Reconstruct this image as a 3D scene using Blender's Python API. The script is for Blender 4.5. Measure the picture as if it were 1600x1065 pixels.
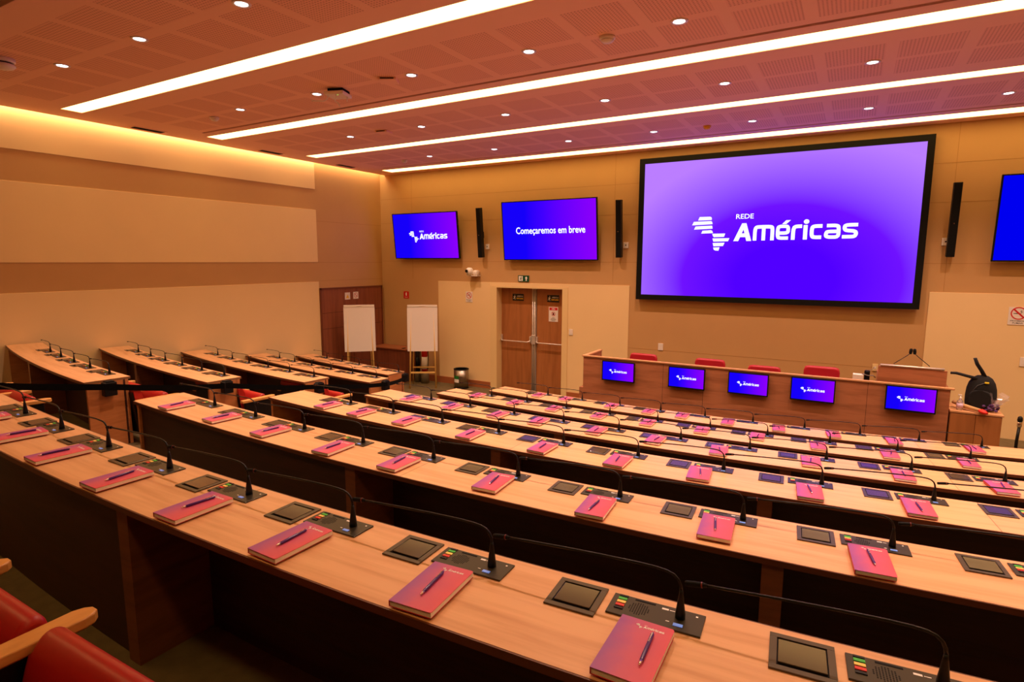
import bpy, bmesh, math, random
from mathutils import Vector, Matrix
random.seed(7)
SC = bpy.context.scene
for o in list(bpy.data.objects): bpy.data.objects.remove(o)
rad = math.radians
H = 3.03                                   # camera height above the front floor

# ------------------------------------------------------------------ camera
FPX, PITCH, YAW, ROLL = 910.0, rad(7.8828), rad(30.2495), rad(.1677)
cd = bpy.data.cameras.new('camera'); cam = bpy.data.objects.new('camera', cd); SC.collection.objects.link(cam)
cd.sensor_fit = 'HORIZONTAL'; cd.sensor_width = 36.0; cd.lens = FPX / 1600 * 36; cd.clip_start = .02; cd.clip_end = 100
fwd = Vector((-math.sin(YAW)*math.cos(PITCH), math.cos(YAW)*math.cos(PITCH), -math.sin(PITCH)))
rt = Vector((math.cos(YAW), math.sin(YAW), 0)); up = rt.cross(fwd)
r2 = rt*math.cos(ROLL) + up*math.sin(ROLL); u2 = -rt*math.sin(ROLL) + up*math.cos(ROLL)
cam.matrix_world = Matrix(((r2.x, u2.x, -fwd.x, 0), (r2.y, u2.y, -fwd.y, 0), (r2.z, u2.z, -fwd.z, H), (0, 0, 0, 1)))
SC.camera = cam

# ------------------------------------------------------------------ world, view, light levels
w = bpy.data.worlds.new('world'); SC.world = w; w.use_nodes = True
w.node_tree.nodes['Background'].inputs[0].default_value = (.9, .5, .35, 1)
w.node_tree.nodes['Background'].inputs[1].default_value = .02
SC.view_settings.view_transform = 'Standard'; SC.view_settings.look = 'None'
SC.view_settings.gamma = 1; SC.view_settings.use_curve_mapping = False
SC.view_settings.exposure = 0.0
STRIP_E, COVE_E, SPOT_W, SCREEN_E = 5.6, 13.0, 170.0, 1.0
WARM = (1, .70, .42); WARM_STRIP = (1, .62, .21); WARM_COVE = (1, .72, .40); SPOT_C = (1, .64, .50)

# ------------------------------------------------------------------ materials
def lin(c):
    return tuple(((v/255/12.92) if v/255 <= .04045 else ((v/255+.055)/1.055)**2.4) for v in c)
def hexc(r, g, b): return lin((r, g, b)) + (1,)
MATS = {}
def mat(name, col, rough=.5, metal=0, emit=None, es=0, noise=0, nscale=8, bump=0, bscale=200, spec=.5, coat=0, trans=0, alpha=1):
    if name in MATS: return MATS[name]
    m = bpy.data.materials.new(name); m.use_nodes = True; nt = m.node_tree; b = nt.nodes['Principled BSDF']
    b.inputs['Base Color'].default_value = col; b.inputs['Roughness'].default_value = rough
    b.inputs['Metallic'].default_value = metal; b.inputs['Specular IOR Level'].default_value = spec
    b.inputs['Coat Weight'].default_value = coat; b.inputs['Transmission Weight'].default_value = trans
    b.inputs['Alpha'].default_value = alpha
    if emit: b.inputs['Emission Color'].default_value = emit; b.inputs['Emission Strength'].default_value = es
    tc = nt.nodes.new('ShaderNodeTexCoord')
    if noise:
        n = nt.nodes.new('ShaderNodeTexNoise'); n.inputs['Scale'].default_value = nscale; n.inputs['Detail'].default_value = 4
        nt.links.new(tc.outputs['Object'], n.inputs['Vector'])
        mx = nt.nodes.new('ShaderNodeMix'); mx.data_type = 'RGBA'
        mx.inputs['A'].default_value = tuple(c*(1-noise) for c in col[:3])+(1,); mx.inputs['B'].default_value = tuple(min(1, c*(1+noise)) for c in col[:3])+(1,)
        nt.links.new(n.outputs['Fac'], mx.inputs['Factor']); nt.links.new(mx.outputs['Result'], b.inputs['Base Color'])
    if bump:
        n = nt.nodes.new('ShaderNodeTexNoise'); n.inputs['Scale'].default_value = bscale
        nt.links.new(tc.outputs['Object'], n.inputs['Vector'])
        bp = nt.nodes.new('ShaderNodeBump'); bp.inputs['Strength'].default_value = bump; bp.inputs['Distance'].default_value = .002
        nt.links.new(n.outputs['Fac'], bp.inputs['Height']); nt.links.new(bp.outputs['Normal'], b.inputs['Normal'])
    MATS[name] = m; return m

def wood(name, c1, c2, rough=.38, uv=True, stretch=(1.2, 22, 22), seam=0, coat=.0, axis=None):
    """streaky wood grain running along the first coordinate"""
    if name in MATS: return MATS[name]
    m = bpy.data.materials.new(name); m.use_nodes = True; nt = m.node_tree; b = nt.nodes['Principled BSDF']; L = nt.links.new
    tc = nt.nodes.new('ShaderNodeTexCoord'); mp = nt.nodes.new('ShaderNodeMapping'); mp.inputs['Scale'].default_value = stretch
    L(tc.outputs['UV' if uv else 'Object'], mp.inputs['Vector'])
    n1 = nt.nodes.new('ShaderNodeTexNoise'); n1.inputs['Scale'].default_value = 1.0; n1.inputs['Detail'].default_value = 6; n1.inputs['Distortion'].default_value = .6
    n2 = nt.nodes.new('ShaderNodeTexNoise'); n2.inputs['Scale'].default_value = 3.5; n2.inputs['Detail'].default_value = 5
    L(mp.outputs['Vector'], n1.inputs['Vector']); L(mp.outputs['Vector'], n2.inputs['Vector'])
    ad = nt.nodes.new('ShaderNodeMath'); ad.operation = 'MULTIPLY_ADD'; ad.inputs[1].default_value = .35; L(n2.outputs['Fac'], ad.inputs[0])
    sc = nt.nodes.new('ShaderNodeMath'); sc.operation = 'MULTIPLY'; sc.inputs[1].default_value = .75; L(n1.outputs['Fac'], sc.inputs[0]); L(sc.outputs[0], ad.inputs[2])
    cr = nt.nodes.new('ShaderNodeValToRGB'); cr.color_ramp.elements[0].position = .34; cr.color_ramp.elements[0].color = c1
    cr.color_ramp.elements[1].position = .62; cr.color_ramp.elements[1].color = c2
    L(ad.outputs[0], cr.inputs['Fac']); out = cr.outputs['Color']
    if seam:
        sx = nt.nodes.new('ShaderNodeSeparateXYZ'); L(tc.outputs['UV'], sx.inputs[0])
        md = nt.nodes.new('ShaderNodeMath'); md.operation = 'PINGPONG'; md.inputs[1].default_value = seam/2; L(sx.outputs[0], md.inputs[0])
        lt = nt.nodes.new('ShaderNodeMath'); lt.operation = 'LESS_THAN'; lt.inputs[1].default_value = .0022; L(md.outputs[0], lt.inputs[0])
        fl = nt.nodes.new('ShaderNodeMath'); fl.operation = 'DIVIDE'; fl.inputs[1].default_value = seam; L(sx.outputs[0], fl.inputs[0])
        f2 = nt.nodes.new('ShaderNodeMath'); f2.operation = 'FLOOR'; L(fl.outputs[0], f2.inputs[0])
        wn = nt.nodes.new('ShaderNodeTexWhiteNoise'); wn.noise_dimensions = '1D'; L(f2.outputs[0], wn.inputs['W'])
        mr = nt.nodes.new('ShaderNodeMapRange'); mr.inputs['To Min'].default_value = .93; mr.inputs['To Max'].default_value = 1.05; L(wn.outputs['Value'], mr.inputs['Value'])
        mv = nt.nodes.new('ShaderNodeVectorMath'); mv.operation = 'SCALE'; L(out, mv.inputs[0]); L(mr.outputs['Result'], mv.inputs['Scale'])
        mx = nt.nodes.new('ShaderNodeMix'); mx.data_type = 'RGBA'; L(lt.outputs[0], mx.inputs['Factor']); L(mv.outputs[0], mx.inputs['A']); mx.inputs['B'].default_value = tuple(v*.45 for v in c1[:3])+(1,)
        out = mx.outputs['Result']
    L(out, b.inputs['Base Color']); b.inputs['Roughness'].default_value = rough; b.inputs['Coat Weight'].default_value = coat; b.inputs['Coat Roughness'].default_value = .25
    MATS[name] = m; return m

M_TOP = wood('beech_top', hexc(208, 149, 100), hexc(231, 177, 127), .36, stretch=(1.0, 15, 1), seam=2.95)
M_EDGE = mat('desk_edge', hexc(100, 52, 28), .45, noise=.15, nscale=6)
M_DESK = wood('desk_shaded_wood', hexc(44, 18, 12), hexc(62, 28, 18), .5, uv=False, stretch=(2, 2, 22))  # shade under the desktops is put into this dark wood colour
M_PANEL = wood('desk_end_panel', hexc(176, 106, 58), hexc(200, 128, 76), .42, uv=False, stretch=(2.2, 2.2, 16))
M_DIV = wood('divider_shaded_wood', hexc(104, 56, 32), hexc(126, 72, 42), .45, uv=False, stretch=(2.2, 2.2, 16))  # wood darkened to imitate the shade between the desk legs
M_STAGE = wood('stage_wood', hexc(146, 88, 56), hexc(186, 120, 84), .42, uv=False, stretch=(1.1, 9, 9))
M_DOOR = wood('door_wood', hexc(150, 92, 48), hexc(176, 112, 62), .4, uv=False, stretch=(7, 7, .7))
M_PDOOR = wood('panel_wood', hexc(118, 62, 42), hexc(146, 82, 56), .4, uv=False, stretch=(10, 10, .8))
M_ARM = wood('arm_wood', hexc(196, 132, 66), hexc(226, 164, 92), .35, uv=False, stretch=(10, 2, 10))
M_EASEL = mat('easel_pine', hexc(232, 190, 110), .45, noise=.08)
M_WTAN = mat('wall_tan', hexc(200, 156, 100), .75, noise=.05, nscale=2, bump=.15, bscale=300)
M_WCREAM = mat('wall_cream', hexc(240, 208, 152), .7, noise=.03, nscale=2)
M_FRAME = mat('frame_cream', hexc(236, 206, 148), .45)
M_CEIL = mat('ceiling_warm_cast', hexc(252, 204, 174), .85)  # white ceiling; the warm cast of the room light is in the colour
M_DARKSLOT = mat('dark_slot', hexc(40, 20, 14), .8)
M_FLOOR = mat('carpet', hexc(100, 84, 50), .95, noise=.35, nscale=14, bump=.6, bscale=160)
M_BASEB = mat('baseboard_wood', hexc(170, 98, 56), .45, noise=.1)
M_BLACK = mat('black_plastic', hexc(14, 12, 12), .42, spec=.3)
M_BLACKM = mat('black_matte', hexc(9, 8, 8), .7, spec=.2)
M_PLATE = mat('console_plate', hexc(62, 56, 44), .34, metal=.45)
M_HATCH = mat('hatch_frame', hexc(84, 74, 60), .32, metal=.45)
M_LID = mat('hatch_lid', hexc(88, 76, 64), .14, metal=.35)
M_METAL = mat('satin_metal', hexc(225, 214, 204), .42, metal=.6)
M_STEEL = mat('brushed_steel', hexc(160, 150, 140), .3, metal=1)
M_WHITE = mat('white_plastic', hexc(236, 226, 216), .4)
M_PAPER = mat('flip_paper', hexc(238, 228, 224), .8)
M_PAGES = mat('page_block', hexc(252, 244, 232), .8)
M_RED = mat('red_vinyl', hexc(172, 30, 26), .38, noise=.06, nscale=12)
M_CRIM = mat('crimson_vinyl', hexc(176, 24, 44), .4)
M_LETW = mat('white_print', hexc(250, 246, 240), .5)
M_NAVY = mat('pen_barrel', hexc(78, 34, 120), .25)
M_CHROME = mat('pen_chrome', hexc(235, 225, 220), .15, metal=1)
M_GREEN = mat('green_key', hexc(60, 190, 60), .4); M_YEL = mat('yellow_key', hexc(250, 220, 110), .4); M_REDK = mat('red_key', hexc(220, 40, 24), .4)
M_LCD = mat('blue_display', hexc(120, 160, 230), .3, emit=hexc(110, 150, 255), es=.3)
M_SRED = mat('sign_red', hexc(205, 24, 20), .4); M_SGREEN = mat('sign_green', hexc(10, 80, 50), .4); M_SBLACK = mat('sign_black', hexc(20, 18, 18), .4)
M_SYEL = mat('sign_yellow', hexc(240, 190, 40), .4)
M_CRED = mat('cylinder_red', hexc(190, 26, 20), .3)
def emis(name, col, s):
    m = bpy.data.materials.new(name); m.use_nodes = True; nt = m.node_tree; nt.nodes.clear()
    e = nt.nodes.new('ShaderNodeEmission'); e.inputs[0].default_value = col; e.inputs[1].default_value = s
    o = nt.nodes.new('ShaderNodeOutputMaterial'); nt.links.new(e.outputs[0], o.inputs[0]); MATS[name] = m; return m
M_STRIP = emis('strip_light', WARM_STRIP+(1,), STRIP_E)
M_COVE = emis('cove_light', WARM_COVE+(1,), COVE_E)
M_DL = emis('downlight_glow', (1, .93, 1, 1), 9)
M_LETE = emis('screen_white', (1, 1, 1, 1), 1.25)
M_ICON = M_LETW

def screen_mat(name, c0, c1, strength, radial=None):
    """the picture shown on a screen: a left to right blend (or a bright edge blend), UV based"""
    m = bpy.data.materials.new(name); m.use_nodes = True; nt = m.node_tree; nt.nodes.clear(); L = nt.links.new
    tc = nt.nodes.new('ShaderNodeTexCoord'); e = nt.nodes.new('ShaderNodeEmission'); o = nt.nodes.new('ShaderNodeOutputMaterial')
    cr = nt.nodes.new('ShaderNodeValToRGB')
    if radial:
        mp = nt.nodes.new('ShaderNodeMapping'); mp.inputs['Location'].default_value = radial[0]; mp.inputs['Scale'].default_value = radial[1]
        ln = nt.nodes.new('ShaderNodeVectorMath'); ln.operation = 'LENGTH'
        L(tc.outputs['UV'], mp.inputs['Vector']); L(mp.outputs['Vector'], ln.inputs[0])
        L(ln.outputs['Value'], cr.inputs['Fac'])
        cr.color_ramp.elements[0].position = .25; cr.color_ramp.elements[1].position = 1.0
        k = cr.color_ramp.elements.new(.55); k.color = radial[2]
    else:
        sx = nt.nodes.new('ShaderNodeSeparateXYZ'); L(tc.outputs['UV'], sx.inputs[0]); L(sx.outputs[0], cr.inputs['Fac'])
        cr.color_ramp.elements[0].position = .25; cr.color_ramp.elements[1].position = 1.0
        if c1 != c0:
            k = cr.color_ramp.elements.new(.45); k.color = hexc(64, 0, 255)
    cr.color_ramp.elements[0].color = c0; cr.color_ramp.elements[-1].color = c1
    L(cr.outputs['Color'], e.inputs[0]); e.inputs[1].default_value = strength; L(e.outputs[0], o.inputs[0])
    return m
M_SCR = screen_mat('screen_blend', hexc(22, 0, 250), hexc(140, 0, 250), SCREEN_E)
M_SCRB = screen_mat('screen_blue', hexc(0, 0, 240), hexc(0, 0, 240), SCREEN_E)
M_BIG = screen_mat('projection', hexc(76, 0, 250), hexc(176, 118, 246), SCREEN_E*1.15,
                   radial=((-.80, -.14, 0), (1.40, 1.06, 1), hexc(104, 16, 250)))

def cover_mat():
    m = bpy.data.materials.new('notebook_cover'); m.use_nodes = True; nt = m.node_tree; L = nt.links.new; b = nt.nodes['Principled BSDF']
    tc = nt.nodes.new('ShaderNodeTexCoord'); sx = nt.nodes.new('ShaderNodeSeparateXYZ'); L(tc.outputs['Object'], sx.inputs[0])
    n = nt.nodes.new('ShaderNodeTexNoise'); n.inputs['Scale'].default_value = 16; n.inputs['Detail'].default_value = 3; L(tc.outputs['Object'], n.inputs['Vector'])
    a = nt.nodes.new('ShaderNodeMath'); a.operation = 'MULTIPLY_ADD'; a.inputs[1].default_value = 6.2; a.inputs[2].default_value = .32; L(sx.outputs[0], a.inputs[0])
    a2 = nt.nodes.new('ShaderNodeMath'); a2.operation = 'MULTIPLY_ADD'; a2.inputs[1].default_value = .36; L(n.outputs['Fac'], a2.inputs[0]); L(a.outputs[0], a2.inputs[2])
    cr = nt.nodes.new('ShaderNodeValToRGB'); e = cr.color_ramp.elements
    e[0].position = .05; e[0].color = hexc(158, 76, 156); e[1].position = 1; e[1].color = hexc(226, 78, 96)
    k = e.new(.45); k.color = hexc(204, 82, 122)
    L(a2.outputs[0], cr.inputs['Fac']); L(cr.outputs['Color'], b.inputs['Base Color']); b.inputs['Roughness'].default_value = .42
    return m
M_COVER = cover_mat()
M_COVERB = mat('cover_board', hexc(190, 34, 40), .5)

def perf_mat():
    m = bpy.data.materials.new('perforated_board'); m.use_nodes = True; nt = m.node_tree; L = nt.links.new; b = nt.nodes['Principled BSDF']
    tc = nt.nodes.new('ShaderNodeTexCoord'); sx = nt.nodes.new('ShaderNodeSeparateXYZ'); L(tc.outputs['Object'], sx.inputs[0])
    ds = []
    for i in (0, 1):
        pp = nt.nodes.new('ShaderNodeMath'); pp.operation = 'PINGPONG'; pp.inputs[1].default_value = .016; L(sx.outputs[i], pp.inputs[0])
        sq = nt.nodes.new('ShaderNodeMath'); sq.operation = 'POWER'; sq.inputs[1].default_value = 2; L(pp.outputs[0], sq.inputs[0]); ds.append(sq)
    ad = nt.nodes.new('ShaderNodeMath'); L(ds[0].outputs[0], ad.inputs[0]); L(ds[1].outputs[0], ad.inputs[1])
    lt = nt.nodes.new('ShaderNodeMath'); lt.operation = 'LESS_THAN'; lt.inputs[1].default_value = .0082**2; L(ad.outputs[0], lt.inputs[0])
    mx = nt.nodes.new('ShaderNodeMix'); mx.data_type = 'RGBA'; mx.inputs['A'].default_value = hexc(248, 196, 166); mx.inputs['B'].default_value = hexc(206, 150, 124)  # board and hole tones both carry the ceiling's warm light cast
    L(lt.outputs[0], mx.inputs['Factor']); L(mx.outputs['Result'], b.inputs['Base Color']); b.inputs['Roughness'].default_value = .85
    return m
M_PERF = perf_mat()

# ------------------------------------------------------------------ mesh helpers
class MB:
    def __init__(s): s.bm = bmesh.new(); s.uv = s.bm.loops.layers.uv.new('UVMap')
    def _m(s, fs, mi, sm=False):
        for f in fs: f.material_index = mi; f.smooth = sm
    def box(s, x0, x1, y0, y1, z0, z1, mi=0, M=None, bev=0):
        g = bmesh.ops.create_cube(s.bm, size=1)
        mm = Matrix.Translation(((x0+x1)/2, (y0+y1)/2, (z0+z1)/2)) @ Matrix.Diagonal((abs(x1-x0), abs(y1-y0), abs(z1-z0), 1))
        bmesh.ops.transform(s.bm, matrix=(M @ mm) if M else mm, verts=g['verts'])
        fs = list({f for v in g['verts'] for f in v.link_faces}); s._m(fs, mi)
        if bev:
            es = list({e for f in fs for e in f.edges})
            r = bmesh.ops.bevel(s.bm, geom=es, offset=bev, segments=2, affect='EDGES', profile=.5); s._m(r['faces'], mi, False)
        return s
    def ring(s, c, ax, ay, r, n, ry=None):
        ry = ry or r
        return [s.bm.verts.new(c + ax*(r*math.cos(2*math.pi*i/n)) + ay*(ry*math.sin(2*math.pi*i/n))) for i in range(n)]
    def tube(s, pts, rs, n=10, mi=0, cap=True, flat=1.0):
        pts = [Vector(p) for p in pts]
        if not isinstance(rs, (list, tuple)): rs = [rs]*len(pts)
        prev = None; rings = []
        ref = None
        for i, p in enumerate(pts):
            t = (pts[min(i+1, len(pts)-1)] - pts[max(i-1, 0)]).normalized()
            if ref is None: ref = Vector((0, 0, 1)) if abs(t.z) < .9 else Vector((0, 1, 0))
            ax = t.cross(ref).normalized(); ay = ax.cross(t).normalized(); ref = ay
            rings.append(s.ring(p, ax, ay, rs[i], n, rs[i]*flat))
        fs = []
        for a, b in zip(rings, rings[1:]):
            for i in range(n): fs.append(s.bm.faces.new((a[i], a[(i+1) % n], b[(i+1) % n], b[i])))
        s._m(fs, mi, True)
        if cap: s._m([s.bm.faces.new(rings[0][::-1]), s.bm.faces.new(rings[-1])], mi)
        return s
    def lathe(s, prof, c=(0, 0, 0), n=24, mi=0, M=None, smooth=True):
        c = Vector(c); rings = []
        for r, z in prof:
            rings.append([s.bm.verts.new((M or Matrix()) @ (c + Vector((r*math.cos(2*math.pi*i/n), r*math.sin(2*math.pi*i/n), z)))) for i in range(n)])
        fs = []
        for a, b in zip(rings, rings[1:]):
            for i in range(n): fs.append(s.bm.faces.new((a[i], a[(i+1) % n], b[(i+1) % n], b[i])))
        s._m(fs, mi, smooth)
        if prof[0][0] > 1e-5: s._m([s.bm.faces.new(rings[0][::-1])], mi)
        if prof[-1][0] > 1e-5: s._m([s.bm.faces.new(rings[-1])], mi)
        return s
    def prism(s, poly, d0, d1, plane='xy', mi=0, M=None, bev=0, smooth=False):
        def P(a, b, d): return {'xy': (a, b, d), 'xz': (a, d, b), 'yz': (d, a, b)}[plane]
        A = [s.bm.verts.new((M or Matrix()) @ Vector(P(a, b, d0))) for a, b in poly]
        B = [s.bm.verts.new((M or Matrix()) @ Vector(P(a, b, d1))) for a, b in poly]
        n = len(poly); fs = [s.bm.faces.new(A[::-1]), s.bm.faces.new(B)]
        for i in range(n): fs.append(s.bm.faces.new((A[i], A[(i+1) % n], B[(i+1) % n], B[i])))
        s._m(fs, mi)
        if smooth:
            for f in fs[2:]: f.smooth = True
        if bev:
            es = list({e for f in fs[:2] for e in f.edges})
            r = bmesh.ops.bevel(s.bm, geom=es, offset=bev, segments=3, affect='EDGES', profile=.5); s._m(r['faces'], mi, True)
        return s
    def quad(s, pts, uvs=None, mi=0):
        f = s.bm.faces.new([s.bm.verts.new(p) for p in pts]); f.material_index = mi
        if uvs:
            for l, q in zip(f.loops, uvs): l[s.uv].uv = q
        return s
    def slab(s, c, r0, r1, a0, a1, z0, z1, n=24, mi=0, xl=None):
        """curved slab between two radii about c, angle measured from the -y direction; xl=(x0,x1) cuts the ends at constant x instead"""
        def P(r, t, z):
            if xl:
                x = xl[0] + (xl[1]-xl[0])*t; return Vector((x, c[1]-math.sqrt(max(0, r*r-(x-c[0])**2)), z)), x
            a = a0 + (a1-a0)*t; return Vector((c[0]+r*math.sin(a), c[1]-r*math.cos(a), z)), a*r0
        G = []
        for i in range(n+1):
            t = i/n; row = []
            for r, z in ((r0, z0), (r1, z0), (r1, z1), (r0, z1)):
                p, u = P(r, t, z); row.append((s.bm.verts.new(p), u, r))
            G.append(row)
        fs = []
        for a, b in zip(G, G[1:]):
            for k in range(4):
                q = (a[k], b[k], b[(k+1) % 4], a[(k+1) % 4]); f = s.bm.faces.new([v[0] for v in q]); fs.append(f)
                for l, v in zip(f.loops, q): l[s.uv].uv = (v[1], v[2] if k in (0, 2) else v[0].co.z)
        fs.append(s.bm.faces.new([v[0] for v in G[0]])); fs.append(s.bm.faces.new([v[0] for v in G[-1]][::-1]))
        s._m(fs, mi); return s
    def obj(s, name, mats, parent=None, loc=None, fix=True):
        if fix: bmesh.ops.recalc_face_normals(s.bm, faces=s.bm.faces[:])
        me = bpy.data.meshes.new(name); s.bm.to_mesh(me); s.bm.free()
        for m in (mats if isinstance(mats, (list, tuple)) else [mats]): me.materials.append(m)
        o = bpy.data.objects.new(name, me); SC.collection.objects.link(o)
        if parent: o.parent = parent
        if loc: o.location = loc
        return o

def tag(o, label, cat, group=None):
    o['label'] = label; o['category'] = cat
    if group: o['group'] = group
    return o
def thing(name, label, cat, loc=(0, 0, 0), rz=0, group=None):
    o = bpy.data.objects.new(name, None); SC.collection.objects.link(o); o.location = loc; o.rotation_euler = (0, 0, rz); o.empty_display_size = .1
    return tag(o, label, cat, group)
def struct(o): o['kind'] = 'structure'; return o
def dup(src, label=None, parent=None):
    c = src.copy(); SC.collection.objects.link(c); c.parent = parent
    if label: c['label'] = label
    for ch in src.children: dup(ch, None, c)
    return c

# lettering as meshes
def text_mesh(txt, x0, x1, z0, z1, bold=.0, plane='xz'):
    """mesh data of a line of text fitted into the box; lies in the xz plane (facing -y) or xy plane (facing up)"""
    cu = bpy.data.curves.new('t', 'FONT'); cu.body = txt; cu.size = 1; cu.offset = bold; cu.resolution_u = 3
    ob = bpy.data.objects.new('t', cu); SC.collection.objects.link(ob)
    dg = bpy.context.evaluated_depsgraph_get(); me = bpy.data.meshes.new_from_object(ob.evaluated_get(dg))
    bpy.data.objects.remove(ob); bpy.data.curves.remove(cu)
    xs = [v.co.x for v in me.vertices]; ys = [v.co.y for v in me.vertices]
    sx = (x1-x0)/(max(xs)-min(xs)); sy = (z1-z0)/(max(ys)-min(ys)); mx, my = min(xs), min(ys)
    for v in me.vertices:
        a = x0+(v.co.x-mx)*sx; b = z0+(v.co.y-my)*sy
        v.co = (a, 0, b) if plane == 'xz' else (a, b, 0)
    return me
STRIPES = [[(165,80),(262,80),(274,86),(278,96),(278,110),(152,112)], [(112,124),(272,121),(282,128),(287,150),(97,156)], [(130,168),(284,164),(289,192),(117,197)],
           [(197,210),(276,206),(288,214),(294,234),(186,236)], [(290,240),(407,240),(397,270),(305,272),(296,262)], [(293,284),(447,284),(435,312),(302,314)],
           [(297,327),(405,326),(392,356),(305,358)], [(303,370),(362,368),(352,400),(326,398),(310,390)]]
def merge_into(bm, me, M):
    b2 = bmesh.new(); b2.from_mesh(me); bmesh.ops.transform(b2, matrix=M, verts=b2.verts)
    t = bpy.data.meshes.new('x'); b2.to_mesh(t); b2.free(); bm.from_mesh(t); bpy.data.meshes.remove(t)
def stripe_faces(bm, M):
    for p in STRIPES:
        bm.faces.new([bm.verts.new(M @ Vector((x-772, 0, -(y-240)))) for x, y in p])
GLYPHS = [([(668, 309), (668, 215), (676, 190), (702, 186), (786, 186), (812, 190), (816, 215), (816, 309)], 36), ([(742, 190), (742, 309)], 36),
          ([(862, 246), (944, 246), (946, 205), (938, 188), (918, 186), (884, 186), (864, 192), (860, 215), (860, 262), (866, 286), (888, 291), (948, 291)], 34),
          ([(987, 307), (987, 222), (994, 196), (1016, 189), (1056, 189)], 36), ([(1084, 180), (1084, 306)], 38),
          ([(1216, 191), (1162, 191), (1140, 197), (1135, 220), (1135, 262), (1142, 284), (1166, 288), (1212, 288)], 36),
          ([(1250, 189), (1318, 189), (1338, 196), (1342, 216), (1342, 288), (1268, 288), (1248, 280), (1246, 262), (1252, 244), (1272, 240), (1342, 240)], 34),
          ([(1484, 187), (1408, 187), (1388, 194), (1384, 212), (1392, 230), (1412, 235), (1450, 238), (1470, 246), (1474, 264), (1466, 282), (1446, 287), (1370, 287)], 34)]
GPOLY = [[(483, 312), (553, 150), (590, 150), (526, 312)], [(553, 150), (590, 150), (640, 312), (597, 312)], [(545, 242), (598, 242), (606, 276), (536, 276)],
         [(893, 166), (925, 133), (962, 133), (928, 166)], [(1089+22*math.cos(math.pi*i/8), 150+20*math.sin(math.pi*i/8)) for i in range(16)]]
def ribbon(bm, pts, wd, S):
    P = [Vector((x-772, -(y-240))) for x, y in pts]
    for _ in range(2):
        Q = [P[0]]
        for a, b in zip(P, P[1:]): Q += [a*.8+b*.2, a*.2+b*.8]
        P = Q+[P[-1]]
    L = []
    for i, p in enumerate(P):
        a = (P[i]-P[i-1]) if i else (P[1]-P[0]); b = (P[i+1]-P[i]) if i < len(P)-1 else a
        if a.length < 1e-6: a = b
        if b.length < 1e-6: b = a
        a = a.normalized(); b = b.normalized(); t_ = (a+b).normalized(); n = Vector((-t_.y, t_.x)); k = wd/2/max(.6, a.dot(t_))
        L.append([bm.verts.new(S @ Vector(((p+n*k*s_).x, 0, (p+n*k*s_).y))) for s_ in (1, -1)])
    for a, b in zip(L, L[1:]): bm.faces.new((a[0], b[0], b[1], a[1]))
# unit logo: 1 wide, centred; the picture's own proportions
def logo_mesh(small=True):
    bm = bmesh.new(); S = Matrix.Scale(1/1393, 4)
    stripe_faces(bm, S)
    K = Matrix.Translation((-772/1393, 0, 240/1393)) @ S
    for st, wd in GLYPHS: ribbon(bm, st, wd*.86, S)
    for p in GPOLY: bm.faces.new([bm.verts.new(S @ Vector((x-772, 0, -(y-240)))) for x, y in p])
    bm.normal_update()
    for txt, box, bold in (('REDE', (497, 650, -108, -65), .01),):
        me = text_mesh(txt, *box, bold=bold); merge_into(bm, me, K)
    bm.normal_update()
    for f in bm.faces:
        if f.normal.y > 0: f.normal_flip()
    me = bpy.data.meshes.new('logo'); bm.to_mesh(me); bm.free(); me.materials.append(M_LETE); return me
LOGO = logo_mesh()
def place_mesh(name, me, parent, loc, scale=1, rot=(0, 0, 0)):
    o = bpy.data.objects.new(name, me); SC.collection.objects.link(o); o.parent = parent; o.location = loc; o.rotation_euler = rot
    o.scale = (scale, scale, scale) if not isinstance(scale, tuple) else scale; return o
def text_obj(name, txt, m, parent, x0, x1, z0, z1, y, bold=.01):
    me = text_mesh(txt, x0, x1, z0, z1, bold); me.materials.append(m)
    return place_mesh(name, me, parent, (0, y, 0))

# ------------------------------------------------------------------ room shell
XL, XR, YB, D, ZC = -10.63, 7.4, -4.0, 11.5, 5.15
C0 = (-2.2, 30.0)
TOPZ = dict(A=H-1.006, B=H-1.246, C=H-1.446, D=H-1.687, E=H-1.934, F=H-2.118)
ROWS = 'ABCDEF'
FL = {k: TOPZ[k]-.73 for k in ROWS}; FL['F'] = .182
RFAR = dict(A=28.42, B=27.10, C=25.84, D=24.50, E=23.10, F=21.87)
WID = .42
m = MB(); m.box(XL, XR, YB, D, -.1, 0, 0)
struct(m.obj('floor', M_FLOOR))
m = MB()
for i, k in enumerate(ROWS):          # tiers: from just in front of desk k back to the next tier
    r0 = RFAR[k]-.12; r1 = 34.6
    m.slab(C0, r0, r1 if k == 'A' else RFAR[ROWS[i-1]]-.12, 0, 0, 0, FL[k], 30, 0, xl=(XL, XR))
m2 = m; struct(m2.obj('floor_tiers', M_FLOOR))
# front wall with the door opening
DX0, DX1, DZ = -7.12, -5.42, 2.42
m = MB(); m.box(XL-.3, DX0, D, D+.15, 0, ZC+.3); m.box(DX1, XR+.3, D, D+.15, 0, ZC+.3); m.box(DX0, DX1, D, D+.15, DZ, ZC+.3)
struct(m.obj('wall_front', M_WTAN))
m = MB(); m.box(XL-.15, XL, YB-.15, D, 0, ZC+.45); struct(m.obj('wall_left', M_WTAN))
m = MB(); m.box(XR, XR+.15, YB-.15, D, 0, ZC+.3); struct(m.obj('wall_right', M_WTAN))
m = MB(); m.box(XL-.15, XR+.15, YB-.15, YB, 0, ZC+.3); struct(m.obj('wall_back', M_WTAN))
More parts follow.
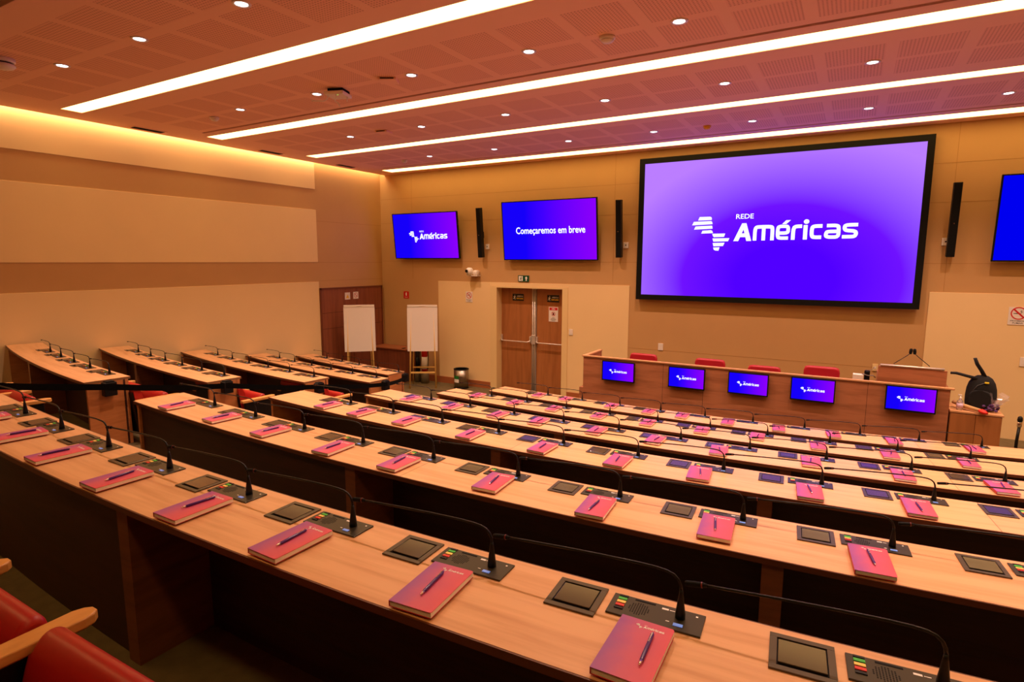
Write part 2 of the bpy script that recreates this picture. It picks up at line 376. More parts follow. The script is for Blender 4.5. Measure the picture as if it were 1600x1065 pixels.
# cream wall boards, 15 mm proud
def board(name, x0, x1, y0, y1, z0, z1):
    m = MB(); m.box(x0, x1, y0, y1, z0, z1, 0, bev=.003); struct(m.obj(name, M_WCREAM))
t = .015
board('trim_1', XL, XL+t, YB, 9.38, 4.60, ZC+.30)
board('trim_2', XL, XL+t, YB, 9.38, 2.975, 4.145)
board('trim_3', XL, XL+t, YB, 9.38, 0, 2.53)
board('trim_4', -8.80, -7.28, D-t, D, 0.0, 2.525)
board('trim_5', -5.30, -3.93, D-t, D, 0.0, 2.525)
board('trim_6', -7.28, -5.30, D-t, D, 2.45, 2.525)
board('trim_7', 1.07, 6.2, D-t, D, 0.0, 2.545)
# thin joints between the tan boards of the front wall and the left wall end
m = MB()
for z in (3.0, 3.95, 4.55): m.box(-10.6, XR, D-.002, D+.01, z-.003, z+.003)
for x in (-9.6, -4.3, 1.25, 3.0):
    for z0, z1 in ((2.56, ZC),): m.box(x-.003, x+.003, D-.002, D+.01, z0, z1)
for z in (1.25,):
    m.box(-3.93, 1.07, D-.002, D+.01, z-.003, z+.003)
for z in (2.97, 2.55, 3.9): m.box(XL-.01, XL+.002, 9.4, 11.5, z-.003, z+.003)
struct(m.obj('trim_8', mat('joint_line', hexc(176, 130, 72), .8)))
# baseboards
m = MB(); m.box(XL, -7.28, D-.03, D, 0, .16); m.box(-5.30, XR, D-.03, D, 0, .16); struct(m.obj('baseboard_front', M_BASEB))
# door frame
m = MB(); m.box(-7.28, DX0+.012, D-.03, D+.32, 0, 2.45); m.box(DX1-.012, -5.30, D-.03, D+.32, 0, 2.45); m.box(DX0+.012, DX1-.012, D-.03, D+.32, DZ-.012, 2.45)
struct(m.obj('door_frame', M_FRAME))
def door(name, x0, x1, hinge_left):
    m = MB(); m.box(x0, x1, D+.20, D+.245, .01, DZ-.013, bev=.003); d = struct(m.obj(name, M_DOOR))
    m = MB(); zb = 1.17
    a, b = x0+.02, x1-.02; y = D+.20
    pts = [(a, y-.02, zb+.03), (a, y-.07, zb+.02), (a+.05, y-.09, zb), (b-.05, y-.09, zb), (b, y-.07, zb+.02), (b, y-.02, zb+.03)]
    m.tube(pts, .013, 10); m.box(a-.02, a+.02, y-.045, y-.001, zb-.02, zb+.13, bev=.006); m.box(b-.02, b+.02, y-.045, y-.001, zb-.02, zb+.13, bev=.006)
    m.obj('push_bar', M_METAL, d)
    return d
d1 = door('door_1', -7.106, -6.30, True); d2 = door('door_2', -6.17, -5.434, False)
m = MB(); m.box(-6.29, -6.18, D+.19, D+.25, .01, DZ-.013); m.tube([(-6.255, D+.165, .05), (-6.255, D+.165, 2.38)], .012); m.tube([(-6.205, D+.165, .05), (-6.205, D+.165, 2.38)], .012)
m.box(-6.28, -6.18, D+.14, D+.19, 1.12, 1.34, bev=.01)
struct(m.obj('trim_9', M_METAL))
# wood-panelled door in the left wall
m = MB(); m.box(XL, XL+.03, 9.42, 11.40, 0, 2.34); d3 = struct(m.obj('door_3', M_PDOOR))
m = MB(); m.box(XL, XL+.045, 9.38, 9.42, 0, 2.38); m.box(XL, XL+.045, 11.40, 11.44, 0, 2.38); m.box(XL, XL+.045, 9.38, 11.44, 2.34, 2.38); m.obj('frame', mat('door_edging', hexc(112, 56, 34), .45), d3)
m = MB(); m.box(XL+.03, XL+.032, 9.42, 11.40, 1.79, 1.796); m.box(XL+.03, XL+.032, 9.42, 11.40, 1.42, 1.426); m.box(XL+.03, XL+.032, 10.38, 10.386, 0, 1.79); m.obj('joint', M_DARKSLOT, d3)

# ceiling: plaster with perforated boards, slots for the light troughs and the air slots
STRIPS = [(-2.20, -1.92, False), (-.05, .23, True), (2.10, 2.38, False), (4.25, 4.52, True), (6.44, 6.73, True), (8.59, 8.86, True), (10.83, 11.20, True)]  # the lit trough over the viewer is unseen, added to brighten the foreground
SX0 = -9.95
SLOTS = [(6.19, 6.25), (10.56, 10.62)]
PB = [(.55, 1.10), (1.20, 1.75), (2.72, 3.29), (3.42, 3.98), (4.88, 5.46), (5.57, 6.07), (7.08, 7.62), (7.71, 8.24), (9.18, 9.74), (9.88, 10.40)]
xs = {XL+.17, XR, SX0, -9.7, XR-.5}
PX = []
x = -1.08-.653*13
while x < XR-.8:
    if x > -9.75: PX.append((x, x+.545))
    x += .653
for a, b in PX: xs |= {a, b}
ys = {YB, D}
for a, b, _ in STRIPS: ys |= {a, b}
for a, b in SLOTS+PB: ys |= {a, b}
xs = sorted(xs); ys = sorted(ys)
m = MB()
for i in range(len(xs)-1):
    xa, xb = xs[i], xs[i+1]; xm = (xa+xb)/2; inx = any(a < xm < b for a, b in PX)
    for j in range(len(ys)-1):
        ya, yb = ys[j], ys[j+1]; ym = (ya+yb)/2
        if xm > SX0 and xm < XR-.5 and any(a < ym < b for a, b, _ in STRIPS): continue
        if xm > -9.7 and xm < XR-.5 and any(a < ym < b for a, b in SLOTS): continue
        m.quad([(xa, ya, ZC), (xa, yb, ZC), (xb, yb, ZC), (xb, ya, ZC)], mi=1 if inx and any(a < ym < b for a, b in PB) else 0)
for a, b in SLOTS:
    for y in (a, b): m.quad([(-9.7, y, ZC), (XR-.5, y, ZC), (XR-.5, y, ZC+.055), (-9.7, y, ZC+.055)])
    m.quad([(-9.7, a, ZC), (-9.7, b, ZC), (-9.7, b, ZC+.055), (-9.7, a, ZC+.055)])
    m.quad([(-9.7, a, ZC+.055), (XR-.5, a, ZC+.055), (XR-.5, b, ZC+.055), (-9.7, b, ZC+.055)])
for a, b, on in STRIPS: m.quad([(SX0, a, ZC+.07), (XR-.5, a, ZC+.07), (XR-.5, b, ZC+.07), (SX0, b, ZC+.07)])
# side faces of the light troughs and of the cove edge
for a, b, on in STRIPS:
    for y in (a, b): m.quad([(SX0, y, ZC), (XR-.5, y, ZC), (XR-.5, y, ZC+.07), (SX0, y, ZC+.07)])
    for x_ in (SX0, XR-.5): m.quad([(x_, a, ZC), (x_, b, ZC), (x_, b, ZC+.07), (x_, a, ZC+.07)])
m.quad([(XL+.17, YB, ZC), (XL+.17, D, ZC), (XL+.17, D, ZC+.12), (XL+.17, YB, ZC+.12)])
bmesh.ops.remove_doubles(m.bm, verts=m.bm.verts[:], dist=1e-5)
struct(m.obj('ceiling', [M_CEIL, M_PERF], fix=False))
m = MB(); m.box(XL-.15, XR+.15, YB-.15, D+.15, ZC+.45, ZC+.55); struct(m.obj('ceiling_deck', mat('deck', hexc(120, 90, 70), .9)))
m = MB()
for a, b in SLOTS: m.box(-9.72, XR-.48, a-.01, b+.01, ZC+.05, ZC+.06); 
m.box(SX0, XR-.5, 2.10, 2.38, ZC+.065, ZC+.075); m.box(SX0, XR-.5, -2.20, -1.92, ZC+.065, ZC+.075)
struct(m.obj('trim_10', M_DARKSLOT))
for k, (a, b, on) in enumerate(STRIPS):
    if not on: continue
    lab = ['glowing light trough above and behind the viewer', 'added unseen light trough overhead of the viewer, brightening the foreground', '', 'nearest and widest-looking of the glowing ceiling light troughs', 'second glowing ceiling light trough, just past a dark air slot',
           'third glowing ceiling light trough, in front of the last row of downlights', 'farthest glowing ceiling light trough, running along the screen wall'][k]
    m = MB(); m.quad([(SX0, a, ZC+.006), (SX0, b, ZC+.006), (XR-.5, b, ZC+.006), (XR-.5, a, ZC+.006)])
    tag(m.obj('light_trough', M_STRIP, fix=False), lab, 'ceiling light', 'linear light troughs in the ceiling')
m = MB(); m.quad([(XL+.02, YB+.1, ZC+.13), (XL+.16, YB+.1, ZC+.13), (XL+.16, D-.02, ZC+.13), (XL+.02, D-.02, ZC+.13)])
o = m.obj('cove_light', M_COVE, fix=False); tag(o, 'hidden warm cove light washing down the top of the left wall', 'cove light')

# downlights
ORD = ['first', 'second', 'third', 'fourth', 'fifth', 'sixth', 'seventh', 'eighth', 'ninth', 'tenth', 'eleventh', 'twelfth']
def make_downlight():
    t = thing('downlight', '', 'downlight', (0, 0, ZC), 0, 'round recessed downlights in the ceiling')
    m = MB(); m.lathe([(.052, .004), (.052, -.002), (.058, -.008), (.075, -.007), (.078, 0)], n=28); m.obj('trim_ring', M_WHITE, t)
    m = MB(); m.lathe([(.0001, -.002), (.051, -.003)], n=24, smooth=False); m.obj('lamp', M_DL, t)
    ld = bpy.data.lights.new('spot', 'SPOT'); ld.energy = SPOT_W; ld.color = SPOT_C; ld.spot_size = rad(105); ld.spot_blend = .8; ld.shadow_soft_size = .05
    lo = bpy.data.objects.new('beam', ld); SC.collection.objects.link(lo); lo.parent = t; lo.location = (0, 0, -.03)
    return t
dl0 = make_downlight(); first = True
DLX = [-7.73, -6.16, -4.59, -3.04, -1.51, .01, 1.53, 3.07, 4.6]
BAY = ['nearest the viewer, before the first light trough', 'between the first and second light troughs', 'between the second and third light troughs', 'between the third and last light troughs']
for j, y in enumerate([3.36, 5.54, 7.66, 9.86]):
    for i, x in enumerate(DLX):
        if first: d = dl0; first = False
        else: d = dup(dl0)
        d.location = (x, y, ZC); d['label'] = 'round downlight, %s from left, %s' % (ORD[i], ['in the row nearest the viewer', 'in the second row from the viewer', 'in the third row from the viewer', 'in the row nearest the screens'][j])

# vents
for i, (x, y) in enumerate([(-10.23, 5.60), (-10.19, 7.93), (-10.17, 9.90)]):
    t = thing('ceiling_vent', ['dark air grille nearest the viewer along the left ceiling edge', 'dark air grille in the middle along the left ceiling edge', 'small dark air grille farthest along the left ceiling edge'][i], 'vent', (x, y, ZC), 0, 'air grilles along the left wall')
    m = MB(); m.box(-.10, .10, -.27, .27, -.008, 0, bev=.002); m.obj('frame', M_CEIL, t)
    m = MB(); m.box(-.065, .065, -.24, .24, -.010, -.007); m.obj('grille', M_DARKSLOT, t)
    m = MB()
    for k in range(4): m.box(-.05+k*.033-.004, -.05+k*.033+.004, -.24, .24, -.014, -.009)
    m.obj('louvre', M_BLACKM, t)
# smoke detectors
for i, (x, y, s) in enumerate([(-2.2, 5.57, 1.0), (-8.49, 5.64, .9), (-8.5, 9.98, .8), (-2.18, 9.87, .8)]):
    t = thing('smoke_detector', ['round cream smoke detector near the wide screen side, past the first light trough', 'small cream smoke detector left of all downlights in its row', 'small cream detector in the far left corner of the ceiling', 'small yellowish detector above the left part of the projection screen'][i], 'smoke detector', (x, y, ZC), 0, 'detectors on the ceiling')
    m = MB(); m.lathe([(.075*s, 0), (.075*s, -.02), (.068*s, -.028)], n=28); m.obj('base', M_WHITE if i < 3 else M_SYEL, t)
    m = MB(); m.lathe([(.062*s, -.028), (.060*s, -.04), (.045*s, -.052), (.02*s, -.056), (.0001, -.057)], n=28); m.obj('sensor', M_WHITE if i < 3 else M_SYEL, t)
# cream disc camera at upper left
t = thing('dome_camera', 'cream round ceiling device cut by the left edge of the picture', 'camera', (-8.02, 2.93, ZC))
m = MB(); m.lathe([(.11, 0), (.11, -.03), (.10, -.045)], n=32); m.obj('base', M_WHITE, t)
m = MB(); m.lathe([(.085, -.045), (.085, -.06)], n=32); m.obj('band', M_BLACK, t)
m = MB(); m.lathe([(.10, -.06), (.11, -.075), (.09, -.10), (.04, -.115), (.0001, -.118)], n=32); m.obj('dome', M_WHITE, t)
# wireless access unit with dangling cables
t = thing('access_point', 'white boxy ceiling unit with dangling cables and a green light', 'ceiling device', (-5.78, 5.54, ZC), rad(20))
m = MB(); m.box(-.13, .13, -.13, .13, -.085, -.04, bev=.015); m.obj('body', M_WHITE, t)
m = MB(); m.box(-.10, .10, -.08, .12, -.04, 0); m.obj('bracket', M_BLACKM, t)
m = MB(); m.tube([(-.10, -.06, -.08), (-.12, -.07, -.13), (-.16, -.08, -.15), (-.30, -.12, -.15)], .006, 8); m.tube([(.02, -.10, -.08), (.03, -.12, -.13), (.02, -.13, -.17), (.07, -.14, -.20), (.09, -.15, -.24)], .006, 8); m.tube([(.11, .02, -.08), (.11, .02, -.14)], .008, 8); m.obj('cable', M_WHITE, t)
m = MB(); m.lathe([(.006, -.0875), (.006, -.085)], c=(.04, -.09, 0), n=10); m.obj('indicator', mat('led_green', hexc(160, 255, 120), .4, emit=hexc(140, 255, 90), es=2), t)
for i, (x, y, r_) in enumerate([(-4.93, 5.53, 30), (-6.93, 7.63, 10)]):
    t = thing('ceiling_hatch_box', ['flat square ceiling box between the nearest air slot and a downlight', 'shallow ceiling box with a dark slit past the second light trough'][i], 'ceiling device', (x, y, ZC), rad(r_))
    m = MB(); m.box(-.11, .11, -.10, .10, -.03, 0, bev=.006); m.obj('case', M_CEIL, t)
    m = MB(); m.box(-.08, .08, -.105, -.098, -.022, -.010); m.obj('slit', M_DARKSLOT, t)

# ------------------------------------------------------------------ screens on the wall
def tv(name, label, group, w, h, loc, content, tilt=0, frame=.02, depth=.06, big=False, box=None):
    t = thing(name, label, 'screen', loc, 0, group); t.rotation_euler = (rad(tilt), 0, 0)
    m = MB(); f = frame
    m.box(-w/2, w/2, 0, depth, -h/2, h/2, bev=.006 if not big else .02); m.obj('housing', M_BLACK, t)
    m = MB()
    for a in ((-w/2, w/2, h/2-f, h/2), (-w/2, w/2, -h/2, -h/2+f), (-w/2, -w/2+f, -h/2+f, h/2-f), (w/2-f, w/2, -h/2+f, h/2-f)):
        m.box(a[0], a[1], -.008 if not big else -.03, .004, a[2], a[3])
    m.obj('bezel', M_BLACKM, t)
    m = MB(); a, b = w/2-f, h/2-f
    m.quad([(-a, -.003, -b), (a, -.003, -b), (a, -.003, b), (-a, -.003, b)], [(0, 0), (1, 0), (1, 1), (0, 1)])
    m.obj('display', M_BIG if big else (M_SCRB if content == 'blue' else M_SCR), t, fix=False)
    if content == 'logo': place_mesh('logo', LOGO, t, (box[0], -.006, box[1]), box[2])
    if content == 'soon': text_obj('caption', 'Começaremos em breve', M_LETE, t, *box, -.006, bold=.015)
    if not big and tilt:
        m = MB(); m.box(-.2, .2, depth, depth+.06, -.2, .2); m.box(-.03, .03, depth+.05, depth+.11, -.06, .06)
        m.obj('wall_bracket', M_BLACKM, t)
    return t
tv('projection_screen', 'huge black-framed lit projection screen with white logo', None, 4.70, 2.72, (-1.405, D-.105, 3.625), 'logo', 0, .10, .06, True, (.015, -.095, 2.72))
tv('wall_screen', 'tilted wall screen with white logo, nearest the left corner', 'large tilted wall screens', 1.96, 1.10, (-9.03, D-.21, 3.61), 'logo', 6, .02, .05, box=(.075, -.02, 1.16))
tv('wall_screen', 'tilted wall screen with the words Começaremos em breve', 'large tilted wall screens', 2.25, 1.27, (-5.70, D-.22, 3.665), 'soon', 6, .02, .05, box=(-.78, .86, -.10, .08))
tv('wall_screen', 'plain blue wall screen cut by the right edge of the picture', 'large tilted wall screens', 2.25, 1.27, (2.90, D-.22, 3.665), 'blue', 6, .02, .05)

# column loudspeakers on the wall
for i, (x, z0, z1) in enumerate([(-7.46, 3.08, 4.22), (-4.13, 3.08, 4.24), (1.27, 3.09, 4.24), (4.6, 3.09, 4.24)]):
    if i == 3: continue
    lab = ['slim black column speaker between the two leftmost wall screens', 'slim black column speaker beside the left frame of the projection screen', 'slim black column speaker to the right of the projection screen'][i]
    t = thing('column_speaker', lab, 'speaker', (x, D-.16, (z0+z1)/2), 0, 'column loudspeakers on the screen wall'); t.rotation_euler = (rad(5), 0, 0)
    h = (z1-z0)/2*.98
    m = MB(); m.box(-.055, .055, -.07, .05, -h, h, bev=.008); m.obj('cabinet', M_BLACK, t)
    m = MB(); m.box(-.045, .045, -.074, -.069, -h+.02, h-.02); m.obj('grille', M_BLACKM, t)
    m = MB(); m.box(-.02, .02, .05, .12, -.12, .02); m.obj('bracket', M_BLACK, t)
    m = MB(); m.lathe([(.008, -.002), (.008, .002)], n=10, M=Matrix.Translation((0, -.076, -.05)) @ Matrix.Rotation(rad(90), 4, 'X')); m.obj('badge', M_CHROME, t)
    t2 = thing('wall_plate', ['white socket plate behind the leftmost column speaker', 'white socket plate behind the middle column speaker', 'white socket plate behind the right column speaker'][i], 'socket', (x+.10-(.16 if i == 2 else 0), D, 3.34))
    m = MB(); m.box(-.05, .05, -.03, 0, -.06, .06, bev=.004); m.obj('plate', M_WHITE, t2)
    m = MB(); m.lathe([(.012, 0), (.012, .006)], n=12, M=Matrix.Translation((0, -.030, 0)) @ Matrix.Rotation(rad(90), 4, 'X')); m.obj('socket', M_BLACKM, t2)

# ------------------------------------------------------------------ signs and small wall things
def icon_runner(s, cx, cz, y, m_, parent, name='running_figure'):
    m = MB(); k = s
    def P(*p): return [(cx+a*k, cz+b*k) for a, b in p]
    m.prism(P((.02, .2), (.12, .26), (.2, .1), (.1, -.12), (-.05, -.1), (-.02, .05)), y-.001, y, 'xz')
    m.prism(P((.0, -.08), (.12, -.1), (.22, -.25), (.2, -.45), (.12, -.45), (.1, -.28)), y-.001, y, 'xz')
    m.prism(P((-.05, -.08), (.05, -.12), (-.1, -.3), (-.28, -.34), (-.28, -.26), (-.14, -.22)), y-.001, y, 'xz')
    m.prism(P((-.02, .2), (.02, .12), (-.18, .02), (-.24, .1), (-.16, .1)), y-.001, y, 'xz')
    m.prism(P((.14, .2), (.16, .08), (.32, .02), (.34, .1), (.22, .14)), y-.001, y, 'xz')
    m.lathe([(.075*k, -.0005), (.075*k, .0005)], n=14, M=Matrix.Translation((cx+.12*k, y-.0005, cz+.38*k)) @ Matrix.Rotation(rad(90), 4, 'X'))
    return m.obj(name, m_, parent)
def ring_icon(r, cx, cz, y, parent, slash=True):
    m = MB(); n = 32; w_ = r*.16
    for i in range(n):
        a, b = 2*math.pi*i/n, 2*math.pi*(i+1)/n
        m.prism([(cx+r*math.cos(a), cz+r*math.sin(a)), (cx+r*math.cos(b), cz+r*math.sin(b)), (cx+(r-w_)*math.cos(b), cz+(r-w_)*math.sin(b)), (cx+(r-w_)*math.cos(a), cz+(r-w_)*math.sin(a))], y-.001, y, 'xz')
    if slash:
        c = math.cos(rad(45)); k = w_/2
        m.prism([(cx-r*c*.95-k, cz+r*c*.95-k), (cx-r*c*.95+k, cz+r*c*.95+k), (cx+r*c*.95+k, cz-r*c*.95+k), (cx+r*c*.95-k, cz-r*c*.95-k)], y-.002, y-.0005, 'xz')
    return m.obj('prohibition_ring', M_SRED, parent)
def no_smoking(label, x, z, w, h):
    t = thing('safety_sign', label, 'sign', (x, D-.02, z)); y = -.003
    m = MB(); m.box(-w/2, w/2, -.003, .004, -h/2, h/2); m.obj('board', M_WHITE, t)
    ring_icon(w*.40, 0, h*.15, y, t)
    m = MB(); m.box(-w*.26, w*.10, y-.0008, y, h*.12, h*.155); m.obj('cigarette', M_SBLACK, t)
    m = MB(); m.tube([(w*.12, y-.001, h*.17), (w*.16, y-.001, h*.23), (w*.08, y-.001, h*.27), (w*.14, y-.001, h*.31)], .004, 6); m.obj('smoke_curl', M_SBLACK, t)
    text_obj('wording', 'PROIBIDO', M_SBLACK, t, -w*.38, w*.38, -h*.32, -h*.24, y-.001); text_obj('wording', 'FUMAR', M_SBLACK, t, -w*.26, w*.26, -h*.44, -h*.36, y-.001)
no_smoking('white no-smoking sign beside the left jamb of the double door', -7.88, 2.165, .19, .25)
no_smoking('large white no-smoking sign at the right edge of the picture', 2.20, 2.215, .24, .27)
t = thing('exit_sign', 'green exit sign with running figure and arrow above the door', 'sign', (-6.40, D-.02, 2.625))
m = MB(); m.box(-.14, .14, -.003, .006, -.07, .07); m.obj('board', M_SGREEN, t)
m = MB(); m.box(-.12, -.02, -.0045, -.003, -.055, .055); m.obj('doorway', M_LETW, t)
icon_runner(.11, -.07, 0, -.005, M_SGREEN, t)
m = MB(); m.prism([(.07-.012, -.05), (.07+.012, -.05), (.07+.012, .005), (.07+.035, .005), (.07, .05), (.07-.035, .005), (.07-.012, .005)], -.0045, -.003, 'xz'); m.obj('arrow', M_LETW, t)
for m_ in [(-.137, .137, .064, .068), (-.137, .137, -.068, -.064), (-.137, -.133, -.064, .064), (.133, .137, -.064, .064)]:
    pass
t = thing('extinguisher_sign', 'small red fire extinguisher sign above the right easel', 'sign', (-9.83, D-.004, 2.15))
m = MB(); m.box(-.085, .085, -.003, .004, -.09, .09); m.obj('board', M_SRED, t)
m = MB(); m.box(-.018, .018, -.0045, -.003, -.02, .05); m.box(-.010, .016, -.0045, -.003, .05, .062); m.box(-.05, .05, -.0045, -.003, -.062, -.055); m.obj('pictogram', M_LETW, t)
for i, x in enumerate((-6.66, -5.76)):
    t = thing('push_sign', ['black push-bar notice on the left door leaf', 'black push-bar notice on the right door leaf'][i], 'sign', (x, D+.198, 2.185))
    m = MB(); m.box(-.15, .15, -.003, 0, -.08, .08); m.obj('board', M_SBLACK, t)
    icon_runner(.12, -.10, 0, -.004, M_LETW, t)
    text_obj('wording', 'APERTE E', M_LETW, t, -.03, .13, .01, .04, -.004); text_obj('wording', 'EMPURRE', M_SYEL, t, -.045, .135, -.045, -.008, -.004, bold=.03)
t = thing('door_notice', 'white notice with red heading on the right door leaf', 'sign', (-5.75, D+.198, 1.835))
m = MB(); m.box(-.115, .115, -.003, 0, -.165, .165); m.obj('board', M_WHITE, t)
m = MB(); m.box(-.10, .10, -.0042, -.003, .09, .15); m.obj('heading_band', M_SRED, t)
text_obj('heading', 'NÃO', M_LETW, t, -.04, .04, .105, .14, -.005, bold=.03); ring_icon(.05, 0, .01, -.0035, t)
m = MB(); m.box(-.02, .02, -.0042, -.0035, -.02, .035); m.obj('figure', M_SBLACK, t)
m = MB()
for k, w_ in enumerate((.03, .06, .07, .045)): m.box(-w_, w_, -.0042, -.003, -.075-.022*k-.008, -.075-.022*k); 
m.obj('text_lines', M_SBLACK, t)
# two small signs on the panelled door (facing +x)
for i, (y, z) in enumerate([(10.225, 2.16), (10.50, 2.165)]):
    t = thing('safety_sign', ['small white sign with yellow warning triangle on the panelled door', 'small white prohibition sign with crossed circle on the panelled door'][i], 'sign', (XL+.034, y, z), rad(90))
    m = MB(); m.box(-.085, .085, -.003, .002, -.085, .085); m.obj('board', M_WHITE, t)
    if i == 0:
        m = MB(); m.prism([(-.05, -.05), (.05, -.05), (0, .04)], -.0045, -.003, 'xz'); m.obj('warning_triangle', M_SYEL, t)
    else: ring_icon(.06, 0, .005, -.0035, t)
# switches
for lab, x, z, w_, h_ in [('small white switch plate right of the double door', -5.215, 1.49, .09, .13), ('small white wall socket behind the long stage desk, left of the red chairs', -3.25, 1.32, .10, .14), ('white switch plate on the cream board at the far right', 2.33, 1.52, .10, .14)]:
    t = thing('switch_plate', lab, 'switch', (x, D-(.015 if x != -3.25 else 0), z))
    m = MB(); m.box(-w_/2, w_/2, -.012, 0, -h_/2, h_/2, bev=.003); m.obj('plate', M_WHITE, t)
    m = MB(); m.box(-w_*.2, w_*.2, -.015, -.011, -h_*.28, h_*.28, bev=.001); m.obj('rocker', M_WHITE, t)
# PTZ camera on the wall
t = thing('wall_camera', 'white rotating video camera on a wall shelf under the screens', 'camera', (-7.70, D-.12, 2.68))
m = MB(); m.box(-.13, .14, -.06, .12, -.02, .0, bev=.006); m.box(.0, .13, -.04, .12, -.0, .12, bev=.04); m.obj('mount', M_WHITE, t)
m = MB(); m.lathe([(.0001, -.09), (.05, -.085), (.08, -.05), (.09, 0), (.08, .05), (.05, .085), (.0001, .09)], c=(-.06, -.05, .09), n=24); m.obj('head', M_WHITE, t)
m = MB(); m.lathe([(.03, 0), (.036, .02), (.036, .03)], n=18, M=Matrix.Translation((-.08, -.125, .10)) @ Matrix.Rotation(rad(90), 4, 'X')); m.obj('lens', M_BLACK, t)

# ------------------------------------------------------------------ desks
RN = dict(A='nearest', B='second', C='third', D='fourth', E='fifth', F='farthest')
AEND = {'A': -6.62, 'B': -6.77, 'C': -6.72, 'D': -6.95, 'E': -7.25, 'F': -7.3}
A1 = {'A': 9.2, 'B': 9.6, 'C': 10.1, 'D': 10.7, 'E': 11.4, 'F': 12.0}
def desk(label, c, rf, a0, a1, ztop, zfl, divs, group, endpanel=True, closed_left=None, n=26, w=WID):
    a0, a1 = rad(a0), rad(a1); rn = rf+w
    t = thing('conference_desk', label, 'desk', (0, 0, 0), 0, group)
    m = MB(); m.slab(c, rf, rn, a0, a1, ztop-.025, ztop, n); m.obj('tabletop', M_TOP, t)
    m = MB(); m.slab(c, rn-.001, rn+.006, a0, a1, ztop-.027, ztop-.001, n); m.slab(c, rf-.006, rf+.001, a0, a1, ztop-.027, ztop-.001, n); m.obj('edge_band', M_EDGE, t)
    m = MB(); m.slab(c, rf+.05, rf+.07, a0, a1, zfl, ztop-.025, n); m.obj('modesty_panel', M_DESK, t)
    e = .035/rf
    m = MB(); m.slab(c, rf+.02, rn-.02, a0, a0+e, zfl, ztop-.025, 1); m.obj('end_panel', M_PANEL, t)
    m = MB(); m.slab(c, rf+.02, rn-.02, a1-e, a1, zfl, ztop-.025, 1); m.obj('end_panel', M_PANEL, t)
    for dv in divs:
        d_ = rad(dv); e2 = .042/rf
        m = MB(); m.slab(c, rf+.07, rn-.015, d_-e2, d_+e2, zfl, ztop-.025, 1); m.obj('divider', M_DIV, t)
    if closed_left is not None:
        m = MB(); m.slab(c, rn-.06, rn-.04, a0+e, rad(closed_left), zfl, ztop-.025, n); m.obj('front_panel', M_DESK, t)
    return t
DIVS = {'A': [-.75, 4.3], 'B': [-.88, 4.15], 'C': [-.3, 3.97], 'D': [-.55, 4.2], 'E': [-.4, 4.1], 'F': [0, 5]}
LAB = {'A': 'nearest long curved wooden desk, the one in the foreground', 'B': 'long curved wooden desk, second back from the foreground desk\'s row',
       'C': 'long curved wooden desk in the third row counted from the viewer', 'D': 'long curved wooden desk in the fourth row counted from the viewer',
       'E': 'long curved wooden desk in the fifth row counted from the viewer', 'F': 'farthest long curved wooden desk, just before the stage desk'}
LAB['B'] = 'long curved wooden desk in the second row counted from the viewer'
for k in ROWS:
    desk(LAB[k], C0, RFAR[k], AEND[k], A1[k], TOPZ[k], FL[k], DIVS[k], 'long curved desks', closed_left=DIVS[k][0] if k in 'AB' else None)
# short desks along the left wall: centre and radii of the arcs through their measured corners
CL = {'L1': (-3.96, 29.0), 'L2': (-4.1, 30.2), 'L3': (-4.66, 29.4), 'L4': (-5.0, 28.6), 'L5': (-5.16, 29.4)}
LPT = {'L1': ((-6.63, 2.82), (-6.65, 3.22), (-10.22, 3.44)), 'L2': ((-6.44, 4.0), (-6.51, 4.44), (-10.27, 4.69)), 'L3': ((-6.27, 5.39), (-6.47, 5.78), (-10.35, 6.02)),
       'L4': ((-6.43, 6.75), (-6.52, 7.2), (-10.43, 7.32)), 'L5': ((-7.22, 8.05), (-7.32, 8.52), (-10.28, 8.53))}
LMIC = {}
LZ = dict(L1='B', L2='C', L3='D', L4='E', L5='F')
LN = {'L1': 'nearest', 'L2': 'second', 'L3': 'third', 'L4': 'fourth', 'L5': 'farthest'}
NL = {'L1': 5, 'L2': 6, 'L3': 6, 'L4': 6, 'L5': 5}
LC = {}
for k, (n_, f_, wl) in LPT.items():
    c = CL[k]; rn = (math.hypot(n_[0]-c[0], n_[1]-c[1])+math.hypot(wl[0]-c[0], wl[1]-c[1]))/2
    a1 = math.degrees(math.atan2(f_[0]-c[0], c[1]-f_[1])); a0 = -math.degrees(math.asin((c[0]-(XL+.03))/(rn-WID)))
    a0 = -math.degrees(math.asin((c[0]-(XL+.03))/rn))
    row = LZ[k]; LC[k] = (c, rn-WID, a0, a1)
    desk(('nearest short curved desk between the left wall and the aisle', 'second short curved desk along the left wall, counted from the viewer', 'third short curved desk along the left wall, counted from the viewer', 'fourth short curved desk along the left wall, counted from the viewer', 'farthest short curved desk along the left wall, before the easels')['L1 L2 L3 L4 L5'.split().index(k)],
         c, rn-WID, a0, a1, TOPZ[row], FL[row], [math.degrees(math.atan2(-8.86-c[0], c[1]-3.2))] if k == 'L1' else [(a0+a1)/2-.4], 'short curved desks along the left wall', n=12)
desk('short desk at the left edge, only its corner in view', (-3.96, 29.0), 27.0+.02, -13.6, -5.0, TOPZ['A'], FL['A'], [], 'short curved desks along the left wall', n=8) if False else None

